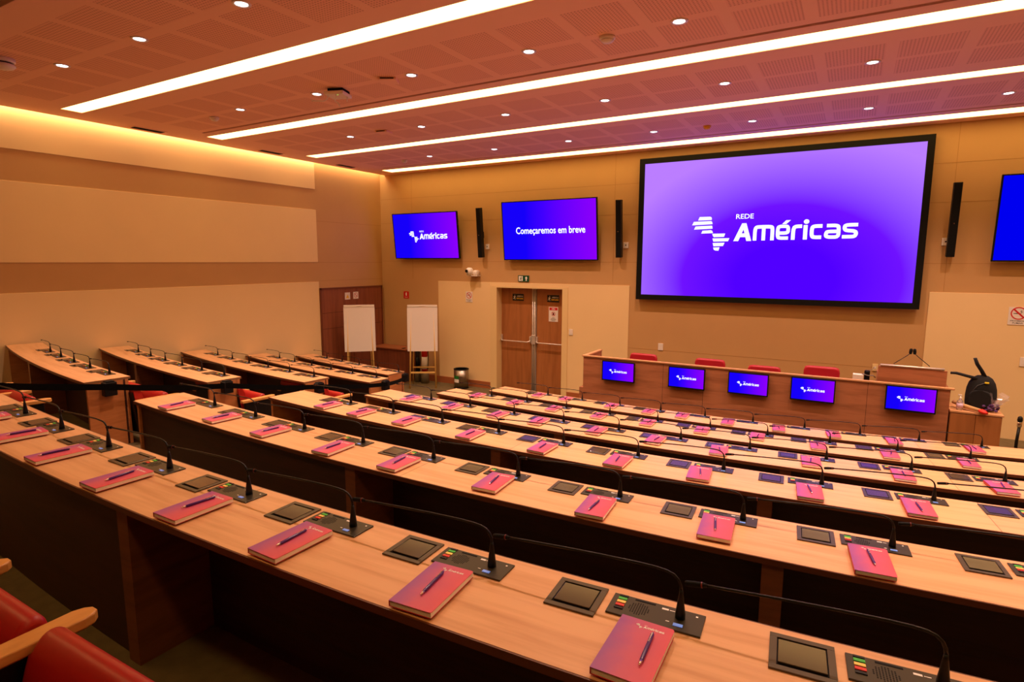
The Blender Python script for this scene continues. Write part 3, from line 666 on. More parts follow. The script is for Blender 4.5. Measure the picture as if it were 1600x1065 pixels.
# ------------------------------------------------------------------ conference units, hatches, notebooks, pens (prototypes at the origin: x right along the desk, y towards the stage)
def make_unit():
    t = thing('conference_microphone', '', 'microphone', group='gooseneck microphone units set into the desks')
    m = MB(); m.box(-.200, .065, -.064, .041, .0005, .006, bev=.0015); m.obj('console_plate', M_PLATE, t)
    for c, mm in ((.018, M_GREEN), (.001, M_YEL), (-.016, M_REDK)):
        m = MB(); m.box(-.183, -.157, c-.006, c+.006, .006, .0085, bev=.0008); m.obj('key', mm, t)
    for c in (.0325, -.032):
        m = MB(); m.box(-.183, -.157, c-.004, c+.004, .006, .0085); m.obj('key', M_BLACK, t)
    m = MB()
    for i in range(-4, 5):
        for j in range(-4, 5):
            if i*i+j*j < 20: m.box(-.115+i*.0068-.0018, -.115+i*.0068+.0018, -.012+j*.0068-.0018, -.012+j*.0068+.0018, .0058, .0064)
    m.obj('speaker_grille', M_BLACKM, t)
    m = MB(); m.box(-.135, -.075, .026, .033, .006, .0068); m.obj('card_slot', M_BLACKM, t)
    m = MB(); m.box(-.012, .014, -.046, -.034, .006, .0078); m.obj('display', M_LCD, t)
    for q in ((-.055, -.036, .018, .026), (-.033, -.018, .020, .023), (.040, .046, .020, .026), (-.034, -.024, -.034, -.031)):
        m = MB(); m.box(*q, .006, .0064); m.obj('marking', M_LETW, t)
    m = MB(); m.lathe([(.0145, .006), (.014, .02), (.0105, .045), (.008, .066), (.0065, .076), (.005, .09)], n=16); m.obj('microphone_foot', M_BLACK, t)
    m = MB(); pts = [(0, 0, .088), (-.002, 0, .102), (-.009, 0, .118), (-.022, 0, .130), (-.042, 0, .137), (-.070, 0, .140), (-.12, 0, .141), (-.24, 0, .138), (-.36, 0, .133), (-.49, 0, .126), (-.545, 0, .123)]
    m.tube(pts, [.0048]*2+[.0042]*9, 8); nk = m.obj('gooseneck', M_BLACK, t)
    m = MB(); m.tube([(-.541, 0, .1235), (-.551, 0, .1225), (-.574, 0, .120), (-.596, 0, .117), (-.600, 0, .1165)], [.0045, .0075, .0082, .0080, .006], 10); m.obj('microphone_head', M_BLACKM, nk)
    m = MB(); m.tube([(-.553, 0, .1223), (-.557, 0, .1219)], .0084, 10); m.obj('ring_light', mat('dim_red_ring', hexc(110, 24, 18), .4), nk)
    return t
def make_hatch():
    t = thing('monitor_hatch', '', 'hatch', group='square metal hatches set into the desks')
    m = MB(); w = .077; f = .018
    for a in ((-w, w, w-f, w), (-w, w, -w, -w+f), (-w, -w+f, -w+f, w-f), (w-f, w, -w+f, w-f)): m.box(a[0], a[1], a[2], a[3], .0005, .006, bev=.0008)
    m.obj('frame', M_HATCH, t)
    m = MB(); m.box(-w+f, w-f, -w+f, w-f, .0003, .0012); m.obj('recess', M_BLACKM, t)
    m = MB(); m.box(-w+f+.003, w-f-.003, -w+f+.012, w-f-.008, .002, .0065, bev=.001); m.obj('lid', M_LID, t)
    return t
NBW, NBL, NBH = .146, .246, .019
def make_notebook():
    t = thing('notebook', '', 'notebook', group='pink notebooks laid out on the desks')
    m = MB(); a, b = NBW/2, NBL/2
    def rr(a, b, r, n=4):
        P = []
        for cx, cy, s in ((a-r, b-r, 0), (-a, b, None), (-a, -b, None), (a-r, -b+r, 270)):
            if s is None: P.append((cx, cy)); continue
            for i in range(n+1): P.append((cx+r*math.cos(rad(s+90*i/n)), cy+r*math.sin(rad(s+90*i/n))))
        return P
    m.prism(rr(a, b, .008), NBH-.0015, NBH, 'xy'); m.obj('front_cover', M_COVER, t)
    m = MB(); m.prism(rr(a, b, .008), .0003, .0018, 'xy'); m.box(-a, -a+.003, -b, b, .001, NBH-.001); m.obj('back_cover', M_COVERB, t)
    m = MB(); m.box(-a+.003, a-.0015, -b+.002, b-.002, .0018, NBH-.0015); m.obj('page_block', M_PAGES, t)
    # printed emblem and name at the head of the cover
    bm = bmesh.new(); me = LOGO.copy(); 
    b2 = bmesh.new(); b2.from_mesh(me); bmesh.ops.transform(b2, matrix=Matrix.Translation((.012, b-.030, NBH+.0006)) @ Matrix.Rotation(rad(-90), 4, 'X') @ Matrix.Scale(.078, 4), verts=b2.verts)
    b2.to_mesh(me); b2.free(); bm.free(); me.materials.clear(); me.materials.append(M_LETW)
    o = bpy.data.objects.new('cover_print', me); SC.collection.objects.link(o); o.parent = t
    return t
def make_pen():
    t = thing('pen', '', 'pen', group='purple pens on the notebooks')
    r = .0052
    m = MB(); m.tube([(0, -.052, r), (0, -.05, r), (0, .06, r), (0, .064, r)], [.0045, r, r, .0045], 12); m.obj('barrel', M_NAVY, t)
    m = MB(); m.tube([(0, -.070, r), (0, -.064, r), (0, -.052, r)], [.001, .0028, .0047], 12); m.obj('tip', M_CHROME, t)
    m = MB(); m.tube([(0, .064, r), (0, .066, r), (0, .070, r)], [.0045, .0028, .0028], 12); m.obj('push_button', M_CHROME, t)
    m = MB(); m.box(-.0015, .0015, .022, .062, r*2, r*2+.0012); m.box(-.0015, .0015, .058, .062, r*1.4, r*2+.0012); m.obj('clip', M_CHROME, t)
    return t
PROTO = {}
def inst(kind, maker):
    if kind not in PROTO: PROTO[kind] = maker(); return PROTO[kind]
    return dup(PROTO[kind])

MICA = {'A': [-4.87, 3.71, 8], 'B': [-5.20, 5.13, 9], 'C': [-4.70, 6.02, 9], 'D': [-5.05, 7.77, 10], 'E': [-5.42, 8.25, 10], 'F': [-4.90, 9.48, 10]}
MICR = {'A': 28.50, 'B': 27.18, 'C': 25.92, 'D': 24.573, 'E': 23.16, 'F': 21.95}
NB = {'A': [(.0, -.21), (.0, -.207), (-.041, -.211), (-.036, -.213), (-.047, -.213), (-.086, -.221), (-.084, -.216), (-.075, -.225), (-.08, -.22)],
 'B': [(-.209, -.216), (-.136, -.197), (-.118, -.198), (-.052, -.22), (-.105, -.204), (-.056, -.183), (-.057, -.216), (-.1, -.176), (-.103, -.216), (-.08, -.2)],
 'C': [(-.077, -.216), (-.203, -.216), (-.254, -.192), (-.14, -.216), (-.078, -.216), (-.085, -.216), (-.13, -.2), (-.075, -.216), (-.116, -.208), (-.1, -.2)],
 'D': [(-.166, -.172), (-.12, -.177), (-.1, -.17), (-.211, -.158), (-.174, -.161), (-.2, -.17), (-.237, -.205), (-.122, -.164), (-.09, -.206), (-.085, -.21)],
 'E': [(-.134, -.153), (-.071, -.193), (-.098, -.169), (-.07, -.18), (-.069, -.171), (-.06, -.174), (-.096, -.134), (-.12, -.214), (-.099, -.214), (-.073, -.212)],
 'F': [(-.066, -.16), (-.205, -.146), (-.065, -.143), (-.115, -.168), (-.267, -.158), (-.286, -.195), (-.294, -.21), (-.302, -.202), (-.291, -.21), (-.128, -.195)]}
def setp(o, p, rz): o.location = p; o.rotation_euler = (0, 0, rz)
def ordn(i): return ORD[i]
RW = {'A': 'nearest long desk', 'B': 'second nearest long desk', 'C': 'third nearest long desk', 'D': 'fourth nearest long desk', 'E': 'fifth nearest long desk', 'F': 'farthest long desk'}
for k in ROWS:
    a0, a1, n = MICA[k]; step = (a1-a0)/(n-1); R = MICR[k]; z = TOPZ[k]
    nn = n + (1 if k in 'ABC' else 0)
    for i in range(nn):
        a = rad(a0+step*i)
        if k == 'A' and i == 8: pass
        def at(u, v, dz=0, R=R, a=a, z=z):
            aa = a+u/R; r_ = R-v; return (C0[0]+r_*math.sin(aa), C0[1]-r_*math.cos(aa), z+dz)
        u = inst('unit', make_unit); setp(u, at(0, 0, -.0002), a); u['label'] = 'black gooseneck microphone, %s from the left on the %s' % (ordn(i), RW[k])
        h = inst('hatch', make_hatch); setp(h, at(-.300, -.028, -.0001), a); h['label'] = 'square metal hatch, %s from the left on the %s' % (ordn(i), RW[k])
        if k == 'A' and i == 8: continue
        nu, nv = NB[k][i]
        maxv = (R-.0)-(RFAR[k]+WID) + NBL/2 + .004
        nv = max(nv, maxv)
        ra = random.uniform(-3.5, 3.5); z_ = .0065 if nv > -.205 or nu < -.2 else .0065
        b = inst('nb', make_notebook); setp(b, at(nu, nv, z_), a+rad(ra)); b['label'] = 'pink notebook, %s from the left on the %s' % (ordn(i), RW[k])
        p = inst('pen', make_pen); pu = nu+random.uniform(-.008, .012); pv = nv+random.uniform(-.02, .02)
        if k == 'A' and i == 7: pu, ra = nu+.03, -4
        setp(p, at(pu, pv, z_+NBH+.0003), a+rad(ra+random.choice((-1, -1, 1))*random.uniform(2, 9))); p['label'] = 'purple pen on the %s notebook of the %s' % (ordn(i), RW[k])
# stray extra hatch and console at the right end of rows D to F are outside the frame
LMICA = {'L1': ((-9.3, 3.59), (-6.96, 3.20)), 'L2': ((-9.63, 4.87), (-6.75, 4.38)), 'L3': ((-9.69, 6.23), (-6.70, 5.70)), 'L4': ((-9.73, 7.60), (-6.73, 7.15)), 'L5': ((-9.78, 8.86), (-7.40, 8.47))}
LW_ = {'L1': 'nearest short desk by the left wall', 'L2': 'second short desk by the left wall', 'L3': 'third short desk by the left wall', 'L4': 'fourth short desk by the left wall', 'L5': 'farthest short desk by the left wall'}
for k in LMICA:
    c, rf, _, _ = LC[k]; R = rf+.085; (xa, ya), (xb, yb) = LMICA[k]; n = NL[k]
    aa, ab = math.asin((xa-c[0])/R), math.asin((xb-c[0])/R); z = TOPZ[LZ[k]]
    for i in range(n):
        a = aa+(ab-aa)*i/(n-1)
        def at(u, v, dz=0):
            q = a+u/R; return (c[0]+(R-v)*math.sin(q), c[1]-(R-v)*math.cos(q), z+dz)
        u = dup(PROTO['unit']); setp(u, at(0, 0, -.0002), a); u['label'] = 'black gooseneck microphone, %s from the wall on the %s' % (ordn(i), LW_[k])
        for c_ in u.children:
            if c_.name.startswith('gooseneck'): c_.scale = (.94, 1, .86); c_.location.z = .012
        h = dup(PROTO['hatch']); setp(h, at(-.300, -.028, -.0001), a); h['label'] = 'square metal hatch, %s from the wall on the %s' % (ordn(i), LW_[k])

# ------------------------------------------------------------------ auditorium seats (origin at the floor, y towards the stage)
def chaikin(P, n=2):
    for _ in range(n):
        Q = []
        for i in range(len(P)):
            (a, b), (c, d) = P[i], P[(i+1) % len(P)]; Q += [(a*.75+c*.25, b*.75+d*.25), (a*.25+c*.75, b*.25+d*.75)]
        P = Q
    return P
def make_seat():
    t = thing('auditorium_seat', '', 'seat', group='red tip-up seats with wooden arms')
    # backrest: cushioned slab, slightly reclined, rounded top
    m = MB(); pr = []
    pr = [(-.06, .34), (.02, .34), (.03, .50), (.0, .70), (-.045, .82), (-.08, .845), (-.12, .83), (-.12, .78), (-.085, .6), (-.065, .45)]
    m.prism(chaikin(pr), -.235, .235, 'yz', bev=.015, smooth=True); bk = m.obj('backrest', M_RED, t)
    m = MB(); m.prism([(-.075, .30), (-.062, .32), (-.08, .55), (-.118, .76), (-.132, .76), (-.10, .5)], -.225, .225, 'yz'); m.obj('back_shell', M_BLACK, t)
    # tipped-up seat cushion
    m = MB(); m.prism(chaikin([(.10, .36), (.17, .32), (.26, .36), (.31, .50), (.325, .66), (.305, .712), (.245, .715), (.195, .66), (.15, .5)]), -.250, .250, 'yz', bev=.02, smooth=True); m.obj('seat', M_RED, t)
    for s in (-1, 1):
        x = s*.29
        m = MB(); P = [(.40*math.cos(q)*.0, 0) for q in (0,)]
        out = [(x-.034, -.12), (x+.034, -.12), (x+.036, .38), (x+.030, .415), (x+.012, .435), (x-.012, .435), (x-.030, .415), (x-.036, .38)]
        m.prism(out, .655, .688, 'xy', bev=.006)
        ar = m.obj('armrest', M_ARM, t)
        m = MB(); m.box(x-.02, x+.02, -.08, .36, .10, .655, bev=.01); m.box(x-.03, x+.03, -.1, .3, 0, .03); m.obj('side_standard', M_BLACK, t)
    return t
def seat_at(x, y, z, rz, label, cut=True):
    s = inst('seat', make_seat); setp(s, (x, y, z), rz); s['label'] = label; s.scale = (1, .8, 1)
    if cut:
        for c in [c for c in s.children if c.name.split('.')[0] in ('armrest', 'side_standard') and sum(v.co.x for v in c.data.vertices) > 0]: bpy.data.objects.remove(c)
SL = {'L1': (-6.74, 2.41), 'L2': (-6.78, 3.63), 'L3': (-6.70, 4.80), 'L4': (-6.67, 6.12)}
SLL = {'L1': 'red seat at the aisle end behind the nearest short desk', 'L2': 'red seat at the aisle end behind the second short desk', 'L3': 'red seat at the aisle end behind the third short desk', 'L4': 'red seat at the aisle end behind the fourth short desk'}
for k, (x, y) in SL.items():
    c = CL[k]; a = math.atan2(x-c[0], c[1]-y); z = FL[LZ[k]]
    seat_at(x, y-.295, z, a, SLL[k], False)
    seat_at(x-.585*math.cos(a), y-.295-.585*math.sin(a), z, a, SLL[k].replace('red seat at the aisle end', 'red seat one in from the aisle'))
# row A: seats behind the foreground desk; arm tips seen at (-1.92,.79) and (-2.51,.82)
for i, xx in enumerate((-2.215, -1.625)):
    a = math.asin((xx-C0[0])/29.6); seat_at(xx, .79-.35-(.012 if i == 0 else 0), FL['A'], a, ['red seat with wooden arm at the bottom left corner, left of its neighbour', 'red seat with wooden arm at the bottom left, nearest the picture\'s bottom edge'][i])

# ------------------------------------------------------------------ belt barrier across the short desks
BLT = [(-6.55, 2.12, 1.90), (-6.62, 3.02, 1.705), (-6.45, 4.22, 1.515), (-6.37, 5.55, 1.262), (-6.47, 7.00, 1.020), (-7.20, 8.33, .835)]
BN = ['at the left edge of the picture', 'on the nearest short desk', 'on the second short desk', 'on the third short desk', 'on the fourth short desk', 'on the farthest short desk']
for i, (x, y, z) in enumerate(BLT):
    if i == 0: continue
    t = thing('belt_reel', 'black retractable belt holder fixed to the end panel %s' % BN[i], 'barrier', (x, y, z), rad(-2), 'belt holders on the desk end panels')
    m = MB(); m.box(-.035, .045, -.060, .060, -.085, .060, bev=.008); m.obj('case', M_BLACK, t)
    m = MB(); m.prism([(-.045, .060), (.045, .060), (.035, .072), (-.035, .072)], -.03, .04, 'yz'); m.obj('cap', M_BLACKM, t)
for i in range(len(BLT)-1):
    a, b = Vector(BLT[i]), Vector(BLT[i+1]); m = MB(); n = 8
    if i == 0: a = Vector((-6.75, 1.6, 2.0))
    P = []
    for j in range(n+1):
        q = a.lerp(b, j/n); q.x += .047; q.z += .012-.02*math.sin(math.pi*j/n); P.append(q)
    for p, q in zip(P, P[1:]):
        for s_ in (0, .002):
            m.quad([(p.x+s_, p.y, p.z-.032), (q.x+s_, q.y, q.z-.032), (q.x+s_, q.y, q.z+.032), (p.x+s_, p.y, p.z+.032)])
    tag(m.obj('barrier_belt', mat('black_webbing', hexc(8, 7, 7), .95, spec=.1)), 'black barrier belt stretched %s' % ['from the left picture edge to the nearest short desk', 'from the nearest to the second short desk', 'from the second to the third short desk', 'from the third to the fourth short desk', 'from the fourth to the farthest short desk'][i], 'belt', 'belts closing the left block')

# ------------------------------------------------------------------ stage desk
SY, SZ = 9.40, H-1.655
t = thing('stage_desk', 'long wooden head desk in front of the projection screen', 'desk', (0, 0, 0))
m = MB(); m.box(-4.02, 1.21, SY, SY+.03, 0, SZ-.02); m.obj('front_panel', M_STAGE, t)
m = MB(); m.box(-4.09, -4.021, SY, SY+.77, 0, .80); m.obj('lower_panel', M_STAGE, t)
m = MB(); m.box(-4.04, 1.25, SY-.02, SY+.045, SZ-.018, SZ+.005, bev=.003); m.box(-4.04, -3.97, SY+.045, SY+.78, SZ-.02, SZ+.005, bev=.003); m.obj('ledge', M_EDGE2 if False else mat('ledge_wood', hexc(206, 150, 104), .4, noise=.08), t)
m = MB(); m.box(-4.02, -3.98, SY+.03, SY+.77, 0, SZ-.02); m.box(1.17, 1.21, SY+.03, SY+.77, 0, SZ-.02); m.obj('side_panel', M_STAGE, t)
m = MB(); m.box(-3.98, 1.17, SY+.03, SY+.62, SZ-.36, SZ-.32); m.obj('worktop', M_TOP, t)
m = MB()
for x in (-2.60, -1.95, .28): m.box(x-.002, x+.002, SY-.001, SY+.001, .3, SZ-.02)
m.obj('joint', M_DARKSLOT, t)
m = MB(); m.box(-3.97, 3.6, SY+.05, D-.03, 0, .30); struct(m.obj('floor_stage', M_FLOOR))
DM = [(-3.352, 1.159), (-2.205, 1.167), (-1.278, 1.173), (-.400, 1.182), (.778, 1.190)]
DL = ['leftmost of the five small screens hung on the stage desk', 'second from left of the five small screens on the stage desk', 'middle one of the five small screens on the stage desk', 'fourth from left of the five small screens on the stage desk', 'rightmost of the five small screens hung on the stage desk']
for i, (x, z) in enumerate(DM):
    w_, h_ = .575, .34
    t = thing('desk_screen', DL[i], 'screen', (x, SY-.07, z), 0, 'small screens hung on the stage desk')
    m = MB(); m.box(-w_/2, w_/2, 0, .04, -h_/2, h_/2, bev=.004); m.obj('housing', M_BLACK, t)
    m = MB(); f = .015
    for a in ((-w_/2, w_/2, h_/2-f, h_/2), (-w_/2, w_/2, -h_/2, -h_/2+f+.004), (-w_/2, -w_/2+f, -h_/2+f, h_/2-f), (w_/2-f, w_/2, -h_/2+f, h_/2-f)): m.box(a[0], a[1], -.006, .003, a[2], a[3])
    m.obj('bezel', M_BLACKM, t)
    m = MB(); a, b = w_/2-f, h_/2-f; m.quad([(-a, -.002, -b), (a, -.002, -b), (a, -.002, b), (-a, -.002, b)], [(0, 0), (1, 0), (1, 1), (0, 1)]); m.obj('display', M_SCR, t, fix=False)
    place_mesh('logo', LOGO, t, (-.005, -.004, -.005), .315)
    m = MB(); m.box(-.06, .06, .04, .0685, -.06, .06); m.obj('wall_bracket', M_BLACKM, t)

# stage chairs
def make_chair():
    t = thing('stage_chair', '', 'chair', group='crimson chairs behind the stage desk')
    m = MB(); m.prism([(-.25, .42), (.25, .42), (.255, .93), (.235, .985), (.19, 1.0), (-.19, 1.0), (-.235, .985), (-.255, .93)], .20, .28, 'xz', bev=.03); m.obj('backrest', M_CRIM, t)
    m = MB(); m.box(-.25, .25, -.25, .24, .40, .49, bev=.03); m.obj('seat', M_CRIM, t)
    for s in (-1, 1):
        m = MB(); m.tube([(s*.29, .2, .42), (s*.29, .18, .66), (s*.29, -.15, .66), (s*.29, -.18, .44), (s*.2, -.1, .41)], .016, 8); m.obj('armrest', M_BLACK, t)
    m = MB(); m.tube([(0, 0, .06), (0, 0, .42)], .03, 12); m.obj('column', M_METAL, t)
    m = MB()
    for i in range(5):
        a = rad(72*i+18); m.tube([(0, 0, .10), (.3*math.cos(a), .3*math.sin(a), .06)], [.022, .014], 8); m.lathe([(.02, .0), (.026, .02), (.02, .045)], c=(.3*math.cos(a), .3*math.sin(a), 0), n=10)
    m.obj('star_base', M_BLACK, t)
    return t
for i, (x, z) in enumerate([(-3.205, 1.345), (-2.025, 1.35), (-1.155, 1.31), (-.315, 1.38)]):
    c = inst('chair', make_chair); y = 10.32; setp(c, (x-.02, y-.24, .30), 0); c.scale = (1, 1, 1)
    c['label'] = ['leftmost of the crimson chairs behind the stage desk', 'second from left of the crimson chairs behind the stage desk', 'third from left, lowest-looking crimson chair behind the stage desk', 'crimson chair nearest the lectern behind the stage desk'][i]
    c.scale = (1, 1, z-.30)

# lectern on the desk, its microphones, the clutter beside it
t = thing('lectern', 'pinkish wooden lectern box on the right end of the stage desk', 'lectern', (.785, 9.75, SZ-.32))
m = MB(); m.box(-.395, .395, -.15, -.125, 0, .515, bev=.003); m.obj('front_panel', M_STAGE, t)
m = MB(); m.box(-.395, -.37, -.125, .25, 0, .40); m.box(.37, .395, -.125, .25, 0, .40); m.obj('side_panel', M_STAGE, t)
m = MB(); m.box(-.37, .355, -.14, .26, .525, .545, M=Matrix.Translation((0, -.14, .53)) @ Matrix.Rotation(rad(-13), 4, 'X') @ Matrix.Translation((0, .14, -.535)), bev=.004); m.obj('reading_top', M_WHITE, t)
m = MB(); m.tube([(-.375, -.155, .535), (.36, -.155, .535)], .014, 10); m.obj('front_rail', M_METAL, t)
for s in (-1, 1):
    m = MB(); m.tube([(s*.21, .0, .54), (s*.14, .0, .60), (s*.07, .0, .66), (s*.028, .0, .70)], .005, 8); g = m.obj('gooseneck', M_BLACK, t)
    m = MB(); m.tube([(s*.03, 0, .695), (s*.026, 0, .70), (s*.022, 0, .735), (s*.020, 0, .765), (s*.020, 0, .772)], [.010, .018, .021, .019, .008], 12); m.obj('foam_cap', M_BLACKM, g)
t = thing('equipment_box', 'small cream electronics box with black webcam, left of the lectern', 'box', (.14, 9.72, SZ-.32))
m = MB(); m.box(-.05, .08, -.06, .06, 0, .355, bev=.004); m.obj('case', M_WHITE, t)
m = MB(); m.box(.09, .16, -.03, .03, 0, .42, bev=.012); m.lathe([(.02, 0), (.02, .02)], n=14, M=Matrix.Translation((.125, -.03, .39)) @ Matrix.Rotation(rad(90), 4, 'X')); m.obj('webcam', M_BLACK, t)
m = MB(); m.tube([(.08, 0, .36), (.13, .05, .40), (.17, .4, .36), (.22, 1.0, .28), (.27, 1.74, .21)], .004, 6); m.tube([(.06, -.03, .37), (.14, -.04, .35), (.2, -.05, .36), (.23, -.04, .33)], .008, 6); m.obj('cable', mat('grey_cable', hexc(130, 115, 110), .6), t)
t = thing('wall_socket', 'beige wall socket plate behind the lectern, left side', 'socket', (.42, D, 1.25)); m = MB(); m.box(-.04, .04, -.015, 0, -.06, .06, bev=.003); m.obj('plate', M_FRAME, t); m = MB(); m.box(-.015, .015, -.02, -.014, -.02, .02); m.obj('plug', M_WHITE, t)

# side cabinet and the things on it
t = thing('side_cabinet', 'low wooden cabinet at the right end of the stage desk', 'cabinet', (1.50, 9.62, 0))
m = MB(); m.box(-.27, .27, -.20, .30, 0, 1.06); m.obj('body', M_DOOR, t)
m = MB(); m.box(-.275, .285, -.22, .31, 1.06, 1.085, bev=.003); m.obj('top', MATS['ledge_wood'], t)
m = MB(); m.box(-.265, -.003, -.215, -.2, .04, 1.05, bev=.002); m.obj('cabinet_door', M_DOOR, t); m = MB(); m.box(.003, .265, -.215, -.2, .04, 1.05, bev=.002); m.obj('cabinet_door', M_DOOR, t)
CZ = 1.085
t = thing('sanitizer_bottle', 'clear pump bottle with white label on the side cabinet', 'bottle', (1.335, 9.50, CZ))
m = MB(); m.lathe([(.034, 0), (.036, .01), (.036, .10), (.028, .125), (.014, .135), (.014, .145)], n=20); m.obj('body', mat('clear_gel', hexc(230, 225, 225), .1, trans=.8), t)
m = MB(); m.lathe([(.0365, .03), (.0365, .09)], n=20); m.obj('label', mat('lilac_label', hexc(214, 190, 220), .5), t)
m = MB(); m.lathe([(.016, .145), (.016, .165), (.006, .168), (.006, .19)], n=14); m.box(-.03, .012, -.008, .008, .19, .205, bev=.003); m.obj('pump', M_WHITE, t)
t = thing('paper_roll', 'kraft paper roll with a red end lying across the cabinet edge', 'roll', (1.44, 9.50, CZ))
m = MB(); m.tube([(-.16, .14, .075), (-.05, .04, .05), (.10, -.10, .035)], [.026, .027, .024], 16); m.obj('roll', mat('kraft_paper', hexc(196, 150, 96), .7, noise=.12, nscale=40), t)
m = MB(); pp = [(.09, -.09, .037), (.105, -.105, .034), (.135, -.135, .025), (.16, -.16, .018)]; m.tube(pp, [.026, .040, .038, .020], 9, flat=.7); m.obj('red_end', mat('red_tissue', hexc(225, 40, 22), .6, noise=.3, nscale=60), t)
# backpack
t = thing('backpack', 'black backpack with raised straps standing on the side cabinet', 'bag', (1.57, 9.68, CZ), rad(-12))
bm = MB(); bm.lathe([(.135, 0), (.158, .015), (.166, .08), (.168, .18), (.160, .28), (.140, .36), (.105, .42), (.06, .452), (.0001, .462)], n=32, M=Matrix.Diagonal((1, .66, 1, 1)))
bm.obj('main_bag', mat('black_fabric', hexc(14, 12, 13), .9, bump=.5, bscale=120), t)
m = MB(); m.prism(chaikin([(-.11, .03), (.11, .03), (.12, .20), (.08, .27), (-.08, .27), (-.12, .20)]), -.125, -.06, 'xz', bev=.015, smooth=True); m.obj('front_pocket', MATS['black_fabric'], t)
m = MB(); m.tube([(.03, -.10, .37), (-.04, -.11, .33), (-.08, -.115, .26)], .005, 6); m.obj('piping', mat('grey_webbing', hexc(70, 66, 70), .7), t)
m = MB(); m.tube([(.02, 0, .44), (-.02, -.02, .52), (-.07, -.03, .60), (-.10, -.04, .68)], [.045, .042, .040, .036], 10, flat=.5); m.obj('strap', MATS['black_fabric'], t)
m = MB(); m.tube([(-.02, -.02, .40), (-.14, -.05, .43), (-.28, -.06, .46), (-.34, -.06, .455)], [.040, .038, .036, .034], 10, flat=.5); m.obj('strap', MATS['black_fabric'], t)
m = MB(); m.box(.03, .075, -.105, -.085, .365, .385, bev=.004); m.obj('yellow_tag', mat('tag_yellow', hexc(240, 210, 40), .5), t)
# bouquet in cellophane
t = thing('wrapped_bouquet', 'purple bouquet wrapped in shiny clear cellophane on the cabinet\'s right side', 'bouquet', (1.66, 9.56, CZ))
m = MB(); rnd = random.Random(3)
for i in range(26):
    a = rnd.uniform(0, 6.28); r_ = rnd.uniform(0, .07); z = rnd.uniform(.02, .10)
    m.lathe([(.0001, -.018), (.018, -.008), (.02, .004), (.012, .014), (.0001, .016)], c=(r_*math.cos(a)*1.3, r_*math.sin(a), z), n=8)
m.obj('flowers', mat('purple_petals', hexc(80, 40, 100), .6, noise=.4, nscale=80), t)
m = MB()
for i in range(9):
    a = i*.7; n = 7; w0 = .05; P = []
    dx = .03+.16*math.cos(a)*.6+.05; dy = .08*math.sin(a); dz = .16+.06*math.sin(a*2.3)
    for j in range(n):
        q = j/(n-1); P.append((Vector((dx*q, dy*q, .02+dz*q+.012*math.sin(9*q+i))), w0*(.3+q)*(.7+.3*math.sin(7*q+i*2))))
    for (p, wa), (q, wb) in zip(P, P[1:]):
        ax = Vector((-math.sin(a), math.cos(a), .3*math.sin(a*3)))
        m.quad([p-ax*wa, p+ax*wa, q+ax*wb+Vector((0, 0, .01)), q-ax*wb])
m.obj('cellophane', mat('cellophane', hexc(235, 225, 235), .08, trans=.6, alpha=.42, spec=1), t)
# stand at the right
t = thing('microphone_stand', 'slim black floor stand with chrome collar at the far right', 'stand', (2.26, 10.95, 0))
m = MB(); m.tube([(-.01, 0, .02), (-.01, 0, .40), (0, 0, .62)], .02, 12); m.obj('pole', M_BLACK, t)
m = MB(); m.lathe([(.13, 0), (.13, .02), (.03, .035), (.022, .06)], n=24); m.obj('base', M_BLACK, t)
m = MB(); m.lathe([(.024, .62), (.032, .64), (.032, .69), (.024, .70)], n=16); m.obj('collar', M_CHROME, t); m = MB(); m.lathe([(.028, .70), (.034, .73), (.028, .77), (.01, .785)], n=16); m.obj('head', M_BLACK, t)
t = thing('cable_bundle', 'black device with chrome clips on the floor at the far right', 'device', (2.46, 10.95, 0))
m = MB(); m.box(-.05, .2, -.1, .1, .0, .40, bev=.04); m.obj('case', M_BLACK, t)
m = MB(); m.tube([(-.08, -.02, .40), (-.04, -.02, .43), (.02, -.02, .43), (.08, -.02, .40)], .014, 8); m.obj('handle', M_CHROME, t)

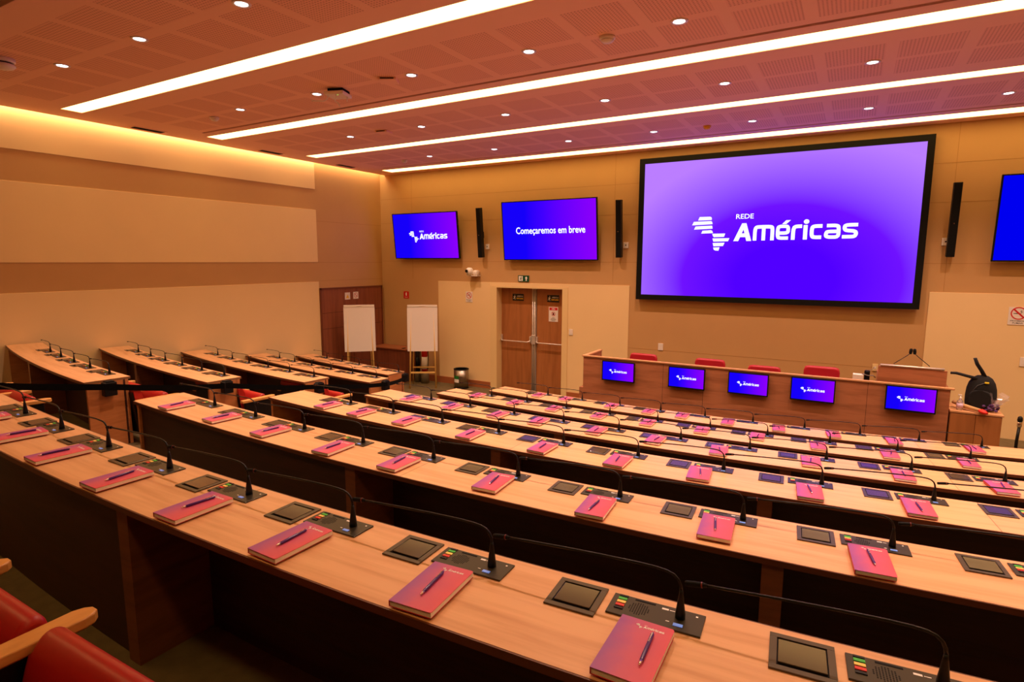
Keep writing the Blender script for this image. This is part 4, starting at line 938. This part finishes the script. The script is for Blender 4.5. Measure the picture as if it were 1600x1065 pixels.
# ------------------------------------------------------------------ front left corner: cabinet, easels, extinguishers, bin
t = thing('corner_cabinet', 'dark wooden low cabinet in the corner between the two easels', 'cabinet', (0, 0, 0))
m = MB(); m.box(-10.58, -9.46, 10.97, D-.035, 0, .81); m.obj('body', M_PDOOR, t)
m = MB(); m.box(-10.585, -9.42, 10.94, D-.03, .81, .84, bev=.003); m.obj('top', mat('cab_top', hexc(158, 92, 56), .4, noise=.1), t)
m = MB(); m.box(-9.62, -9.56, 11.02, 11.12, .84, .855, bev=.003); tag(m.obj('remote_control', M_BLACK), 'small black remote lying on the corner cabinet top', 'remote')
def easel(label, x, y, rz, lab2):
    t = thing('easel', label, 'easel', (x, y, 0), rz, 'wooden flip chart easels')
    # local: x right, -y faces the viewer
    for s in (-1, 1):
        m = MB(); m.tube([(s*.31, -.14, 0), (s*.26, .02, 1.9)], .018, 8); m.obj('front_leg', M_EASEL, t)
        m = MB(); m.tube([(s*.29, .40, 0), (s*.20, .05, 1.75)], .015, 8); m.obj('rear_leg', M_EASEL, t)
    m = MB(); m.box(-.30, .30, -.115, -.085, .36, .395); m.obj('cross_bar', M_EASEL, t)
    m = MB(); m.box(-.28, .28, .29, .315, .42, .45); m.obj('cross_bar', M_EASEL, t)
    Mx = Matrix.Translation((0, -.055, .90)) @ Matrix.Rotation(rad(-4.5), 4, 'X')
    m = MB(); m.box(-.35, .35, -.006, .012, 0, 1.07, M=Mx); m.obj('board', M_WHITE, t)
    m = MB(); m.box(-.35, .35, -.03, -.006, 1.03, 1.085, M=Mx, bev=.004); m.box(-.06, .06, -.04, -.03, 1.055, 1.075, M=Mx); m.obj('clamp', M_WHITE, t)
    p = MB(); p.box(-.355, .355, -.022, -.0065, -.015, 1.03, M=Mx); o = p.obj('flip_chart_pad', M_PAPER); o.location = (x, y, 0); o.rotation_euler = (0, 0, rz)
    tag(o, lab2, 'paper pad', 'blank flip chart pads')
easel('wooden easel by the panelled door, its feet hidden by desks', -10.0, 10.0, rad(46), 'blank white flip chart pad on the left easel')
easel('wooden easel beside the corner cabinet, feet in view', -8.76, 10.80, rad(34), 'blank white flip chart pad on the right easel')
def extinguisher(label, x, y, m_, r, h):
    t = thing('fire_extinguisher', label, 'fire extinguisher', (x, y, 0))
    m = MB(); m.lathe([(r*1.35, 0), (r*1.35, .25), (r*1.3, .26)], n=20); m.obj('stand', mat('stand_grey', hexc(150, 140, 120), .5, metal=.6), t)
    m = MB(); m.lathe([(r, .26), (r, h-.08), (r*.8, h-.03), (r*.35, h), (r*.3, h+.03)], n=24); c = m.obj('cylinder', m_, t)
    m = MB(); m.lathe([(r+.001, .36), (r+.001, h-.2)], n=24); m.obj('label', M_LETW if m_ is M_CRED else M_BLACK, c)
    m = MB(); m.box(-.02, .02, -.10, .03, h+.03, h+.05); m.box(-.02, .02, -.02, .02, h+.05, h+.085); m.obj('valve', M_BLACK, t)
    m = MB(); m.tube([(.03, 0, h+.02), (r+.03, 0, h-.02), (r+.04, 0, h-.2), (r+.02, 0, .35)], .01, 8); m.obj('hose', M_BLACK, t)
extinguisher('red fire extinguisher behind the right easel', -9.05, 11.22, M_CRED, .075, .86)
extinguisher('dark fire extinguisher between the red one and the corner cabinet', -9.30, 11.25, mat('dark_cyl', hexc(30, 24, 22), .4), .06, .82)
t = thing('waste_bin', 'round brushed metal waste bin left of the double door', 'bin', (-7.93, 11.2, 0))
m = MB(); m.lathe([(.175, 0), (.175, .03)], n=32, mi=0); m.obj('foot_ring', M_BLACK, t)
m = MB(); m.lathe([(.172, .03), (.178, .46), (.172, .46), (.166, .05)], n=32); m.obj('body', M_STEEL, t)
m = MB(); m.lathe([(.18, .455), (.185, .47), (.17, .475), (.165, .455)], n=32); m.obj('rim', M_BLACK, t)
def patch(a0, a1, z0, z1, r, nm, mm):
    m = MB(); n = 6
    for i in range(n):
        a, b = rad(a0+(a1-a0)*i/n), rad(a0+(a1-a0)*(i+1)/n)
        m.quad([(r*math.cos(a), r*math.sin(a), z0), (r*math.cos(b), r*math.sin(b), z0), (r*math.cos(b), r*math.sin(b), z1), (r*math.cos(a), r*math.sin(a), z1)])
    m.obj(nm, mm, t)
patch(235, 285, .24, .32, .179, 'green_sticker', mat('sticker_green', hexc(30, 120, 50), .5)); patch(235, 285, .16, .24, .179, 'white_sticker', M_LETW)
